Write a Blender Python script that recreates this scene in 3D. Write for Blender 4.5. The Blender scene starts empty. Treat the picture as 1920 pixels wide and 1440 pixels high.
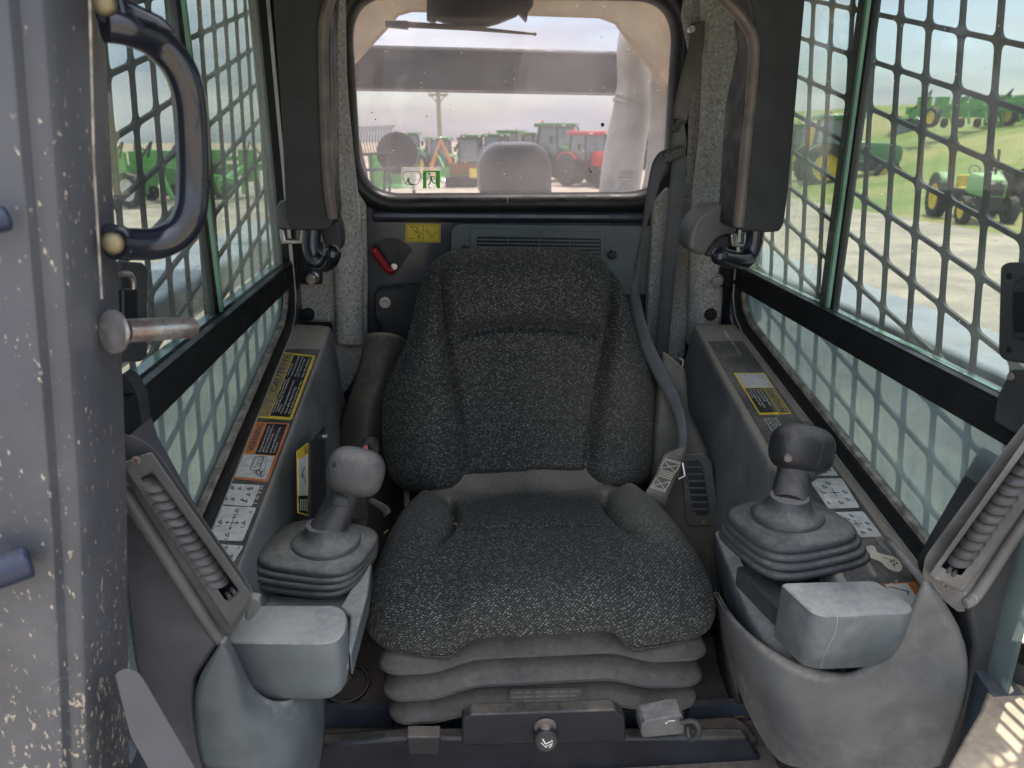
import bpy, math, random
from math import sin, cos, pi, radians as R
from mathutils import Vector as V, Matrix, noise
random.seed(7)
SC = bpy.context.scene
COL = SC.collection

# ------------------------------------------------------------------ camera
CP = V((0, 0, 1.7)); YAW = R(4.2); PIT = R(18.3); FP = 1420.0
cam = bpy.data.cameras.new("camera"); co = bpy.data.objects.new("camera", cam); COL.objects.link(co)
cam.sensor_width = 36; cam.lens = FP / 1920 * 36; cam.clip_start = 0.02; cam.clip_end = 3000
co.location = CP; co.rotation_euler = (pi / 2 - PIT, 0, -YAW)
cam.dof.use_dof = True; cam.dof.focus_distance = 1.1; cam.dof.aperture_fstop = 9.0
SC.camera = co
SC.render.resolution_x = 1024; SC.render.resolution_y = 768

# ------------------------------------------------------------------ world and sun
SUN_DIR = V((0.24, 0.24, 0.94)).normalized()          # towards the sun
w = bpy.data.worlds.new("World"); SC.world = w; w.use_nodes = True
nt = w.node_tree; nt.nodes.clear(); N = nt.nodes.new; L = nt.links.new
out = N('ShaderNodeOutputWorld'); bg = N('ShaderNodeBackground'); bg.inputs['Strength'].default_value = 0.12
sky = N('ShaderNodeTexSky'); sky.sky_type = 'NISHITA'; sky.sun_disc = False
sky.sun_elevation = math.asin(SUN_DIR.z); sky.sun_rotation = math.atan2(SUN_DIR.x, SUN_DIR.y)
sky.air_density = 1.0; sky.dust_density = 1.6; sky.ozone_density = 1.0
tc = N('ShaderNodeTexCoord'); mp = N('ShaderNodeMapping'); mp.inputs['Scale'].default_value = (1.3, 1.3, 7.0)
n1 = N('ShaderNodeTexNoise'); n1.inputs['Scale'].default_value = 2.1; n1.inputs['Detail'].default_value = 7; n1.inputs['Roughness'].default_value = .55
rp = N('ShaderNodeValToRGB'); rp.color_ramp.elements[0].position = .34; rp.color_ramp.elements[1].position = .60
rp.color_ramp.elements[0].color = (.12, .12, .12, 1); rp.color_ramp.elements[1].color = (.97, .97, .97, 1)
n2 = N('ShaderNodeTexNoise'); n2.inputs['Scale'].default_value = 2.4; n2.inputs['Detail'].default_value = 6
cr = N('ShaderNodeValToRGB'); cr.color_ramp.elements[0].position = .32; cr.color_ramp.elements[1].position = .66
cr.color_ramp.elements[0].color = (1.75, 2.15, 2.8, 1); cr.color_ramp.elements[1].color = (4.75, 4.6, 4.4, 1)
mx = N('ShaderNodeMix'); mx.data_type = 'RGBA'
L(tc.outputs['Generated'], mp.inputs['Vector']); L(mp.outputs[0], n1.inputs['Vector']); L(mp.outputs[0], n2.inputs['Vector'])
L(n1.outputs['Fac'], rp.inputs[0]); L(n2.outputs['Fac'], cr.inputs[0])
# an overcast dome is brighter overhead than at the horizon
sz = N('ShaderNodeSeparateXYZ'); L(tc.outputs['Generated'], sz.inputs[0])
zf = N('ShaderNodeMapRange'); zf.inputs[1].default_value = 0.02; zf.inputs[2].default_value = .95; zf.inputs[3].default_value = .88; zf.inputs[4].default_value = 3.3; L(sz.outputs['Z'], zf.inputs[0])
vm = N('ShaderNodeVectorMath'); vm.operation = 'SCALE'; L(cr.outputs[0], vm.inputs[0]); L(zf.outputs[0], vm.inputs['Scale'])
L(rp.outputs[0], mx.inputs[0]); L(sky.outputs[0], mx.inputs[6]); L(vm.outputs[0], mx.inputs[7])
L(mx.outputs[2], bg.inputs['Color']); L(bg.outputs[0], out.inputs['Surface'])
sl = bpy.data.lights.new("sun", 'SUN'); sl.energy = 3.0; sl.angle = R(0.9); sl.color = (1, .93, .80)
so = bpy.data.objects.new("sun", sl); COL.objects.link(so); so.rotation_euler = SUN_DIR.to_track_quat('Z', 'Y').to_euler()
so.location = (3, 3, 12)
vs = SC.view_settings; vs.view_transform = 'Standard'; vs.look = 'None'; vs.exposure = 1.88; vs.gamma = 1
SC.cycles.transparent_max_bounces = 24; SC.cycles.max_bounces = 8; SC.cycles.diffuse_bounces = 5

# ------------------------------------------------------------------ geometry helpers
_F = V((sin(YAW) * cos(PIT), cos(YAW) * cos(PIT), -sin(PIT))); _R = V((cos(YAW), -sin(YAW), 0)); _U = _R.cross(_F)
def P(x, y, X=None, Y=None, Z=None, pl=None, off=0):
    """point of a real plane seen at photo pixel (x, y)"""
    d = _F + _R * ((x - 960) / FP) + _U * ((720 - y) / FP)
    if X is not None: t = (X - CP.x) / d.x
    elif Y is not None: t = (Y - CP.y) / d.y
    elif Z is not None: t = (Z - CP.z) / d.z
    else: t = (pl[0] - CP).dot(pl[1]) / d.dot(pl[1])
    p = CP + d * t
    if pl and off: p = p + pl[1] * off
    return p
def rnd(pts, r, n=5, closed=True):
    """fillet the corners of a polygon (2D or 3D points)"""
    out = []; m = len(pts); pts = [V(p) for p in pts]
    for i, p in enumerate(pts):
        rr = r[i] if isinstance(r, (list, tuple)) else r
        a = pts[i - 1] - p; b = pts[(i + 1) % m] - p
        k = min(rr, a.length * .48, b.length * .48)
        if k < 1e-6: out.append(p); continue
        a = p + a.normalized() * k; b = p + b.normalized() * k
        for j in range(n + 1):
            t = j / n; out.append(a * (1 - t) ** 2 + p * 2 * t * (1 - t) + b * t * t)
    return out
def crv(pts, n=6, closed=False):
    """Catmull-Rom through points of any size"""
    pts = [V(p) for p in pts]; m = len(pts); out = []
    for i in range(m if closed else m - 1):
        g = (lambda k: pts[k % m]) if closed else (lambda k: pts[max(0, min(m - 1, k))])
        a, b, c, d = g(i - 1), g(i), g(i + 1), g(i + 2)
        for j in range(n):
            t = j / n
            out.append(.5 * ((2 * b) + (c - a) * t + (2 * a - 5 * b + 4 * c - d) * t * t + (3 * b - a - 3 * c + d) * t ** 3))
    if not closed: out.append(pts[-1])
    return out
class G:
    def __init__(s): s.v = []; s.f = []; s.uv = None
    def add(s, v, f, m=None):
        k = len(s.v); s.v += [(m @ V(p)) if m else V(p) for p in v]; s.f += [tuple(i + k for i in q) for q in f]; return s
    def box(s, c, d, rot=None):
        c = V(c); m = Matrix.Translation(c) @ (rot.to_4x4() if rot else Matrix())
        x, y, z = d[0] / 2, d[1] / 2, d[2] / 2
        return s.add([(-x, -y, -z), (x, -y, -z), (x, y, -z), (-x, y, -z), (-x, -y, z), (x, -y, z), (x, y, z), (-x, y, z)],
                     [(0, 3, 2, 1), (4, 5, 6, 7), (0, 1, 5, 4), (1, 2, 6, 5), (2, 3, 7, 6), (3, 0, 4, 7)], m)
    def bar(s, a, b, wd, th, up=V((0, 0, 1))):
        a = V(a); b = V(b); d = b - a; q = d.normalized(); x = q.cross(V(up))
        if x.length < 1e-4: x = q.cross(V((0, 1, 0)))
        x.normalize(); u = x.cross(q)
        m = Matrix((x, q, u)).transposed()
        return s.box((a + b) / 2, (wd, d.length, th), m)
    def loft(s, rings, cap=True, close=True):
        n = len(rings[0]); v = [p for r in rings for p in r]; f = []
        for i in range(len(rings) - 1):
            for j in range(n if close else n - 1):
                k = (j + 1) % n; f.append((i * n + j, i * n + k, (i + 1) * n + k, (i + 1) * n + j))
        if cap: f.append(tuple(range(n))[::-1]); f.append(tuple((len(rings) - 1) * n + j for j in range(n)))
        return s.add(v, f)
    def tube(s, pts, r, n=12, cap=True, sq=None):
        pts = [V(p) for p in pts]; rings = []; up = None
        for i, p in enumerate(pts):
            t = (pts[min(i + 1, len(pts) - 1)] - pts[max(i - 1, 0)]).normalized()
            if up is None:
                up = V((0, 0, 1)) if abs(t.z) < .9 else V((0, 1, 0))
            x = t.cross(up).normalized(); up = x.cross(t).normalized()
            rr = r[i] if isinstance(r, (list, tuple)) else r
            if sq: rings.append([p + x * rr * sq * cos(2 * pi * k / n) + up * rr * sin(2 * pi * k / n) for k in range(n)])
            else: rings.append([p + x * rr * cos(2 * pi * k / n) + up * rr * sin(2 * pi * k / n) for k in range(n)])
        return s.loft(rings, cap)
    def cyl(s, a, b, r, n=20, r2=None): return s.tube([a, b], [r, r if r2 is None else r2], n)
    def lathe(s, prof, n=32, m=None):
        """profile (radius, height) round z"""
        rings = [[V((r * cos(2 * pi * k / n), r * sin(2 * pi * k / n), z)) for k in range(n)] for r, z in prof]
        g = G().loft(rings); return s.add(g.v, g.f, m)
    def slab(s, poly, back):
        n = len(poly); poly = [V(p) for p in poly]; b = V(back)
        nn = V((0, 0, 0))
        for i in range(n):
            p, q = poly[i], poly[(i + 1) % n]
            nn += p.cross(q)
        v = poly + [p + b for p in poly]
        fr = tuple(range(n)); bk = tuple(range(n, 2 * n))
        if nn.dot(b) < 0: f = [fr, bk[::-1]] + [(i, i + n, (i + 1) % n + n, (i + 1) % n) for i in range(n)]
        else: f = [fr[::-1], bk] + [(i, (i + 1) % n, (i + 1) % n + n, i + n) for i in range(n)]
        return s.add(v, f)
    def ring(s, o, i, back):
        """plate between two loops of the same count, with thickness"""
        n = len(o); o = [V(p) for p in o]; i = [V(p) for p in i]; b = V(back)
        v = o + i + [p + b for p in o] + [p + b for p in i]; f = []
        for k in range(n):
            j = (k + 1) % n
            f += [(k, j, n + j, n + k), (2 * n + k, 3 * n + k, 3 * n + j, 2 * n + j), (k, 2 * n + k, 2 * n + j, j), (n + k, n + j, 3 * n + j, 3 * n + k)]
        return s.add(v, f)
    def grid(s, rows, close=False):
        g = G().loft(rows, cap=False, close=close); return s.add(g.v, g.f)
    def sup(s, c, rad, e1=.7, e2=.7, rot=None, n=28, k=18):
        c = V(c); sg = lambda a, e: math.copysign(abs(a) ** e, a); rings = []
        m = Matrix.Translation(c) @ (rot.to_4x4() if rot else Matrix())
        for i in range(k + 1):
            ph = -pi / 2 + pi * i / k; cc = max(1e-4, abs(cos(ph))) ** e1
            rings.append([V((rad[0] * cc * sg(cos(2 * pi * j / n), e2), rad[1] * cc * sg(sin(2 * pi * j / n), e2), rad[2] * sg(sin(ph), e1))) for j in range(n)])
        g = G().loft(rings); return s.add(g.v, g.f, m)
ROOTS = []
def build(g, name, mat, parent=None, label=None, cat=None, group=None, kind=None, bev=0, seg=2, sub=0, sol=0, flat=False, ang=40, fixn=False):
    me = bpy.data.meshes.new(name); me.from_pydata([tuple(p) for p in g.v], [], g.f); me.materials.append(mat)
    if fixn:
        import bmesh
        bm = bmesh.new(); bm.from_mesh(me); bmesh.ops.recalc_face_normals(bm, faces=bm.faces); bm.to_mesh(me); bm.free()
    if not flat:
        me.shade_smooth()
        if not sub: me.set_sharp_from_angle(angle=R(ang))
    if g.uv:
        ul = me.uv_layers.new(name="uv")
        for lp in me.loops: ul.data[lp.index].uv = g.uv[lp.vertex_index]
    o = bpy.data.objects.new(name, me); COL.objects.link(o)
    if parent: o.parent = parent
    if sub: m = o.modifiers.new('s', 'SUBSURF'); m.levels = sub; m.render_levels = sub
    if sol: m = o.modifiers.new('t', 'SOLIDIFY'); m.thickness = sol; m.offset = -1
    if bev:
        m = o.modifiers.new('b', 'BEVEL'); m.width = bev; m.segments = seg; m.limit_method = 'ANGLE'; m.angle_limit = R(32); m.harden_normals = False
    tag(o, label, cat, group, kind)
    if not parent and not kind: ROOTS.append(o)
    return o
def tag(o, label=None, cat=None, group=None, kind=None):
    if label: o['label'] = label
    if cat: o['category'] = cat
    if group: o['group'] = group
    if kind: o['kind'] = kind
def thing(name, label, cat, group=None, kind=None, local=False):
    o = bpy.data.objects.new(name, None); o.empty_display_size = .05; COL.objects.link(o); tag(o, label, cat, group, kind)
    if not local: ROOTS.append(o)
    return o
def settle():
    """put every thing's origin at its base"""
    for o in ROOTS:
        allm = [c for c in [o] + list(o.children_recursive) if c.type == 'MESH']
        pts = [v.co for c in allm for v in c.data.vertices]
        if not pts: continue
        lo = V([min(p[i] for p in pts) for i in range(3)]); hi = V([max(p[i] for p in pts) for i in range(3)])
        l = V(((lo.x + hi.x) / 2, (lo.y + hi.y) / 2, lo.z)); T = Matrix.Translation(-l)
        if o.type == 'MESH': o.data.transform(T)
        o.location = l
        for c in o.children: c.matrix_parent_inverse = T
def copy_tree(o, parent=None):
    c = o.copy(); COL.objects.link(c); c.parent = parent
    for ch in list(o.children): copy_tree(ch, c)
    return c

# ------------------------------------------------------------------ materials
def mat(name, col, rough=.5, metal=0, col2=None, ns=12, dust=None, damt=.5, dup=.5, bump=0, bs=150, spec=.32, scr=0, splat=0, streak=False, spots=None, sps=60, spt=.62, cc=0):
    m = bpy.data.materials.new(name); m.use_nodes = True; t = m.node_tree; N = t.nodes.new; L = t.links.new
    b = t.nodes['Principled BSDF']; b.inputs['Metallic'].default_value = metal; b.inputs['Specular IOR Level'].default_value = spec
    if cc: b.inputs['Coat Weight'].default_value = cc; b.inputs['Coat Roughness'].default_value = .12
    geo = N('ShaderNodeNewGeometry'); tcn = N('ShaderNodeTexCoord'); pos = tcn.outputs['Object']
    def noi(s, d=5, rg=.55, vec=pos, st=None):
        n = N('ShaderNodeTexNoise'); n.inputs['Scale'].default_value = s; n.inputs['Detail'].default_value = d; n.inputs['Roughness'].default_value = rg
        if st:
            mpn = N('ShaderNodeMapping'); mpn.inputs['Scale'].default_value = st; L(vec, mpn.inputs[0]); vec = mpn.outputs[0]
        L(vec, n.inputs['Vector']); return n.outputs['Fac']
    def rng(s, a, c, lo=0, hi=1):
        n = N('ShaderNodeMapRange'); n.inputs[1].default_value = a; n.inputs[2].default_value = c; n.inputs[3].default_value = lo; n.inputs[4].default_value = hi; n.interpolation_type = 'SMOOTHSTEP'
        L(s, n.inputs[0]); return n.outputs[0]
    def mth(op, a, c):
        n = N('ShaderNodeMath'); n.operation = op
        for i, q in enumerate((a, c)):
            if isinstance(q, (int, float)): n.inputs[i].default_value = q
            else: L(q, n.inputs[i])
        return n.outputs[0]
    def mix(fa, a, c):
        n = N('ShaderNodeMix'); n.data_type = 'RGBA'
        if isinstance(fa, (int, float)): n.inputs[0].default_value = fa
        else: L(fa, n.inputs[0])
        for i, q in ((6, a), (7, c)):
            if isinstance(q, tuple): n.inputs[i].default_value = (*q[:3], 1)
            else: L(q, n.inputs[i])
        return n.outputs[2]
    c = (*col, 1); r = rough
    c2 = col2 or tuple(x * .72 for x in col)
    c = mix(rng(noi(ns), .35, .65), c, c2)
    rr = rng(noi(ns * 2.3), .3, .7, rough * .8, min(1, rough * 1.25))
    if dust:
        sx = N('ShaderNodeSeparateXYZ'); L(geo.outputs['Normal'], sx.inputs[0])
        up = mth('MULTIPLY', mth('MAXIMUM', sx.outputs['Z'], -.2), dup)
        k = noi(9, 8, .65, st=(1, 1, .3) if streak else None); k2 = noi(130, 3)
        k = mth('ADD', mth('MULTIPLY', k, .75), mth('MULTIPLY', k2, .25))
        msk = rng(mth('ADD', k, mth('ADD', up, -.47 + .3 * damt)), .38, .95, 0, min(1, damt * 1.5))
        c = mix(msk, c, dust); rr = mth('ADD', rr, mth('MULTIPLY', msk, .35))
    if scr:
        a1 = mth('ABSOLUTE', mth('SUBTRACT', noi(14, 2, .4, st=(1, 1, .35)), .5), 0); a2 = rng(a1, .0016, .0005)
        a3 = rng(noi(7, 3), .56, .62); c = mix(mth('MULTIPLY', mth('MULTIPLY', a2, a3), scr), c, (.42, .42, .42))
        sm_ = rng(noi(3.5, 6, .7), .50, .72, 0, .40 * scr); c = mix(sm_, c, (.30, .29, .285)); rr = mth('ADD', rr, mth('MULTIPLY', sm_, .4))
    if spots:
        k = noi(sps, 4, .7, st=(1, 1, .45)); k3 = noi(5, 3)
        kk = mth('ADD', mth('MULTIPLY', k, .8), mth('MULTIPLY', k3, .2))
        if splat:
            sp = N('ShaderNodeSeparateXYZ'); L(pos, sp.inputs[0]); kk = mth('ADD', kk, mth('MULTIPLY', mth('SUBTRACT', 1.58, sp.outputs['Z']), splat))
        msk = rng(kk, spt, spt + .035)
        c = mix(msk, c, spots); rr = mth('ADD', rr, mth('MULTIPLY', msk, .4))
    L(c, b.inputs['Base Color']); L(rr, b.inputs['Roughness'])
    if bump:
        bp = N('ShaderNodeBump'); bp.inputs['Strength'].default_value = bump; bp.inputs['Distance'].default_value = .002
        L(noi(bs, 3), bp.inputs['Height']); L(bp.outputs[0], b.inputs['Normal'])
    return m
DUST = (.34, .29, .23)
M = {}
M['navy'] = mat('navy_paint', (.036, .044, .060), .38, dust=DUST, damt=.35, dup=.4, cc=.3)
M['post'] = mat('muddy_navy_paint', (.050, .053, .064), .40, scr=.3, splat=.095, col2=(.066, .069, .080), ns=6, dust=(.26, .26, .28), damt=.45, dup=0, streak=True, spots=(.36, .31, .26), sps=210, spt=.600, bump=.15, bs=60)
M['gusset'] = mat('gusset_paint', (.060, .062, .076), .4, col2=(.048, .05, .06), dust=(.3, .28, .27), damt=.4)
M['handle'] = mat('gloss_black_paint', (.012, .014, .022), .22, dust=DUST, damt=.1, dup=.3, cc=.4)
M['plastic'] = mat('grey_blue_plastic', (.145, .155, .16), .42, scr=1, col2=(.085, .094, .10), ns=5, dust=(.27, .24, .20), damt=.75, dup=.62, bump=.10, bs=900)
M['plastic_l'] = mat('light_blue_grey_plastic', (.100, .115, .125), .42, scr=1, col2=(.060, .070, .078), ns=6, dust=(.42, .41, .38), damt=.7, dup=.5, bump=.10, bs=900)
M['plastic_w'] = mat('dusty_grey_plastic', (.108, .110, .112), .46, scr=1, col2=(.062, .064, .068), ns=6, dust=(.36, .32, .28), damt=.75, dup=.4, bump=.08, bs=900, streak=True)
M['dark'] = mat('charcoal_plastic', (.038, .041, .044), .5, dust=DUST, damt=.3, dup=.45, bump=.12, bs=1200)
M['pad'] = mat('black_foam_pad', (.028, .031, .033), .52, dust=(.20, .19, .18), damt=.25, dup=.2, bump=.25, bs=1400)
M['trim'] = mat('worn_brown_edge', (.10, .085, .08), .45, col2=(.14, .12, .11), ns=30, dust=DUST, damt=.4)
M['shoulder'] = mat('olive_grey_plastic', (.055, .053, .046), .55, dust=DUST, damt=.45, dup=.6, bump=.1, bs=900)
M['rubber'] = mat('black_rubber', (.014, .015, .017), .42, dust=DUST, damt=.25, dup=.35)
M['shoulder2'] = mat('worn_baffle_plastic', (.055, .055, .058), .45, dust=DUST, damt=.3)
M['boot'] = mat('dusty_rubber_boot', (.045, .049, .053), .44, dust=(.30, .28, .25), damt=.62, dup=.45, bump=.12, bs=400)
M['knob'] = mat('moulded_grip', (.026, .027, .030), .32, dust=(.24, .22, .21), damt=.45, dup=.55, bump=.35, bs=420)
M['bellows'] = mat('dusty_vinyl_bellows', (.038, .037, .036), .55, col2=(.035, .034, .034), ns=14, dust=(.23, .20, .175), damt=.34, dup=.55, bump=.06, bs=700)
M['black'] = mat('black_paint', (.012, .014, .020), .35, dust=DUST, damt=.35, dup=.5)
M['floor'] = mat('dirty_floor', (.020, .020, .023), .65, dust=(.22, .18, .15), damt=.5, dup=.55, bump=.4, bs=120)
M['sill'] = mat('window_rubber', (.012, .013, .014), .38, dust=(.22, .19, .16), damt=.08, dup=.3)
M['rail'] = mat('matt_black_rail', (.012, .013, .014), .75, spec=.12)
M['lip'] = mat('bright_metal_lip', (.55, .55, .52), .35, .6)
M['tan_seal'] = mat('dusty_seal', (.30, .27, .23), .8, col2=(.12, .11, .10), ns=60)
M['steel'] = mat('zinc_steel', (.55, .55, .56), .35, .9, col2=(.38, .35, .34), ns=40, dust=(.3, .25, .22), damt=.3)
M['brass'] = mat('brass_bolt', (.22, .19, .12), .55, .8, ns=50)
M['guard'] = mat('guard_steel', (.012, .017, .018), .55, dust=(.16, .18, .18), damt=.2, dup=.8)
M['red'] = mat('red_paint', (.38, .012, .02), .35, cc=.3)
M['pink'] = mat('faded_red_rubber', (.62, .16, .17), .5)
M['belt'] = mat('belt_webbing', (.095, .10, .11), .6, dust=DUST, damt=.3, dup=.3, bump=.5, bs=1600)
M['belt_d'] = mat('dusty_belt_webbing', (.13, .125, .115), .65, dust=DUST, damt=.7, dup=.4, bump=.5, bs=1600)
M['stitch'] = mat('cream_thread', (.62, .56, .46), .8)
M['tan'] = mat('tan_machine_paint', (.50, .37, .19), .45, dust=(.4, .33, .25), damt=.3)
M['rearbar'] = mat('dark_lift_arm_paint', (.035, .036, .042), .5, dust=(.3, .27, .25), damt=.15)
M['pipe'] = mat('grey_arm_paint', (.46, .45, .41), .4, dust=(.4, .36, .3), damt=.4)
M['gbright'] = mat('glass_edge_green', (.16, .30, .22), .15, dust=(.5, .55, .48), damt=.4, dup=0)
M['white'] = mat('label_white', (.62, .62, .60), .5, col2=(.5, .49, .46), ns=70, dust=(.36, .32, .28), damt=.6, dup=.3)
M['yellow'] = mat('label_yellow', (.80, .60, .06), .5, dust=DUST, damt=.1, dup=0)
M['panelg'] = mat('green_grey_panel', (.13, .15, .15), .5, col2=(.11, .125, .125), dust=DUST, damt=.4, bump=.1, bs=900)
M['orange'] = mat('label_orange', (.66, .22, .06), .5, dust=(.45, .3, .22), damt=.6, dup=.3)
M['ink'] = mat('label_black', (.014, .014, .016), .45, dust=(.22, .2, .18), damt=.6, dup=.3)
M['inkg'] = mat('label_grey_ink', (.10, .10, .095), .55)
M['yolk'] = mat('dusty_yellow', (.34, .27, .10), .6, col2=(.24, .20, .11), ns=60)
M['gsign'] = mat('exit_green', (.08, .30, .07), .5)
M['strip'] = mat('label_strip_grey', (.060, .060, .058), .55, col2=(.045, .046, .046), dust=(.32, .28, .24), damt=.65, dup=.3)
# exterior
M['gravel'] = mat('gravel', (.38, .32, .235), .9, col2=(.25, .215, .17), ns=1.1, dust=(.46, .41, .33), damt=.5, dup=.3, bump=1.0, bs=18, spots=(.16, .14, .11), sps=7, spt=.60)
M['grass'] = mat('mown_grass', (.13, .19, .035), .95, col2=(.27, .24, .09), ns=.22, bump=1, bs=6, spots=(.09, .13, .03), sps=2.2, spt=.58)
M['field'] = mat('harvested_field', (.34, .27, .18), .95, col2=(.26, .21, .14), ns=.05)
M['jgreen'] = mat('tractor_green', (.045, .17, .040), .35, cc=.4)
M['lgreen'] = mat('bright_green_paint', (.09, .33, .06), .4, cc=.3)
M['pgreen'] = mat('faded_green_paint', (.20, .42, .16), .6, dust=(.5, .5, .35), damt=.5)
M['jyel'] = mat('wheel_yellow', (.75, .56, .05), .4)
M['tyre'] = mat('tyre_rubber', (.028, .027, .026), .8, dust=(.25, .2, .15), damt=.6)
M['comb'] = mat('combine_red', (.55, .02, .02), .3, cc=.4)
M['tglass'] = mat('cab_glass_dark', (.16, .20, .21), .08, spec=.9)
M['dgrey'] = mat('machine_dark', (.05, .05, .05), .6)
M['orangep'] = mat('orange_paint', (.70, .26, .05), .45)
M['wood'] = mat('pole_wood', (.42, .36, .26), .9)
M['wrim'] = mat('white_rim', (.70, .68, .62), .5)
M['brown'] = mat('rusty_brown', (.22, .11, .05), .7)
M['teal'] = mat('teal_paint', (.03, .20, .15), .4)
M['straw'] = mat('straw', (.50, .40, .22), .9)

def nodes(m): m.use_nodes = True; return m.node_tree, m.node_tree.nodes.new, m.node_tree.links.new
def glass(name, tint, dcol, dbase, dvar, refl=.9, ns=5, spk=True, st=(1, 1, 1)):
    m = bpy.data.materials.new(name); t, N, L = nodes(m); t.nodes.clear()
    out = N('ShaderNodeOutputMaterial'); tr = N('ShaderNodeBsdfTransparent'); tr.inputs[0].default_value = (*tint, 1)
    gl = N('ShaderNodeBsdfGlossy'); gl.inputs['Roughness'].default_value = .02
    lw = N('ShaderNodeLayerWeight'); lw.inputs[0].default_value = .5
    pw = N('ShaderNodeMath'); pw.operation = 'POWER'; pw.inputs[1].default_value = 3.2; L(lw.outputs['Facing'], pw.inputs[0])
    ml = N('ShaderNodeMath'); ml.operation = 'MULTIPLY_ADD'; ml.inputs[1].default_value = refl * .55; ml.inputs[2].default_value = .03 * refl; L(pw.outputs[0], ml.inputs[0])
    m1 = N('ShaderNodeMixShader'); L(ml.outputs[0], m1.inputs[0]); L(tr.outputs[0], m1.inputs[1]); L(gl.outputs[0], m1.inputs[2])
    df = N('ShaderNodeBsdfDiffuse'); df.inputs[0].default_value = (*dcol, 1); tl = N('ShaderNodeBsdfTranslucent'); tl.inputs[0].default_value = (*dcol, 1)
    m2 = N('ShaderNodeMixShader'); m2.inputs[0].default_value = .6; L(df.outputs[0], m2.inputs[1]); L(tl.outputs[0], m2.inputs[2])
    tcn = N('ShaderNodeTexCoord'); mpn = N('ShaderNodeMapping'); mpn.inputs['Scale'].default_value = st; L(tcn.outputs['Object'], mpn.inputs[0])
    n = N('ShaderNodeTexNoise'); n.inputs['Scale'].default_value = ns; n.inputs['Detail'].default_value = 9; n.inputs['Roughness'].default_value = .65; L(mpn.outputs[0], n.inputs['Vector'])
    mr = N('ShaderNodeMapRange'); mr.inputs[1].default_value = .3; mr.inputs[2].default_value = .7; mr.inputs[3].default_value = dbase; mr.inputs[4].default_value = dbase + dvar; L(n.outputs['Fac'], mr.inputs[0])
    f = mr.outputs[0]
    if spk:
        v = N('ShaderNodeTexVoronoi'); v.inputs['Scale'].default_value = 75; L(tcn.outputs['Object'], v.inputs['Vector'])
        n3 = N('ShaderNodeTexNoise'); n3.inputs['Scale'].default_value = 40; L(tcn.outputs['Object'], n3.inputs['Vector'])
        lt = N('ShaderNodeMath'); lt.operation = 'LESS_THAN'; lt.inputs[1].default_value = .10; L(v.outputs['Distance'], lt.inputs[0])
        gt = N('ShaderNodeMath'); gt.operation = 'GREATER_THAN'; gt.inputs[1].default_value = .60; L(n3.outputs['Fac'], gt.inputs[0])
        mm = N('ShaderNodeMath'); mm.operation = 'MULTIPLY'; L(lt.outputs[0], mm.inputs[0]); L(gt.outputs[0], mm.inputs[1])
        ma = N('ShaderNodeMath'); ma.operation = 'MULTIPLY_ADD'; ma.inputs[1].default_value = .35; L(mm.outputs[0], ma.inputs[0]); L(f, ma.inputs[2]); ma.use_clamp = True
        f = ma.outputs[0]
    m3 = N('ShaderNodeMixShader'); L(f, m3.inputs[0]); L(m1.outputs[0], m3.inputs[1]); L(m2.outputs[0], m3.inputs[2])
    L(m3.outputs[0], out.inputs['Surface']); return m
M['g_up'] = glass('side_glass', (.61, .65, .65), (.70, .74, .70), .03, .07, ns=6)
M['g_slide'] = glass('dusty_side_glass', (.64, .69, .675), (.54, .57, .51), .12, .12, ns=5, st=(1, 1, .5))
M['g_low'] = glass('scratched_lower_glass', (.375, .435, .45), (.42, .51, .53), .20, .28, refl=.6, ns=9, st=(1, 1, .35))
M['g_rear'] = glass('hazed_rear_glass', (.71, .69, .715), (.66, .63, .66), .07, .10, refl=.4, ns=7)

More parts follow.
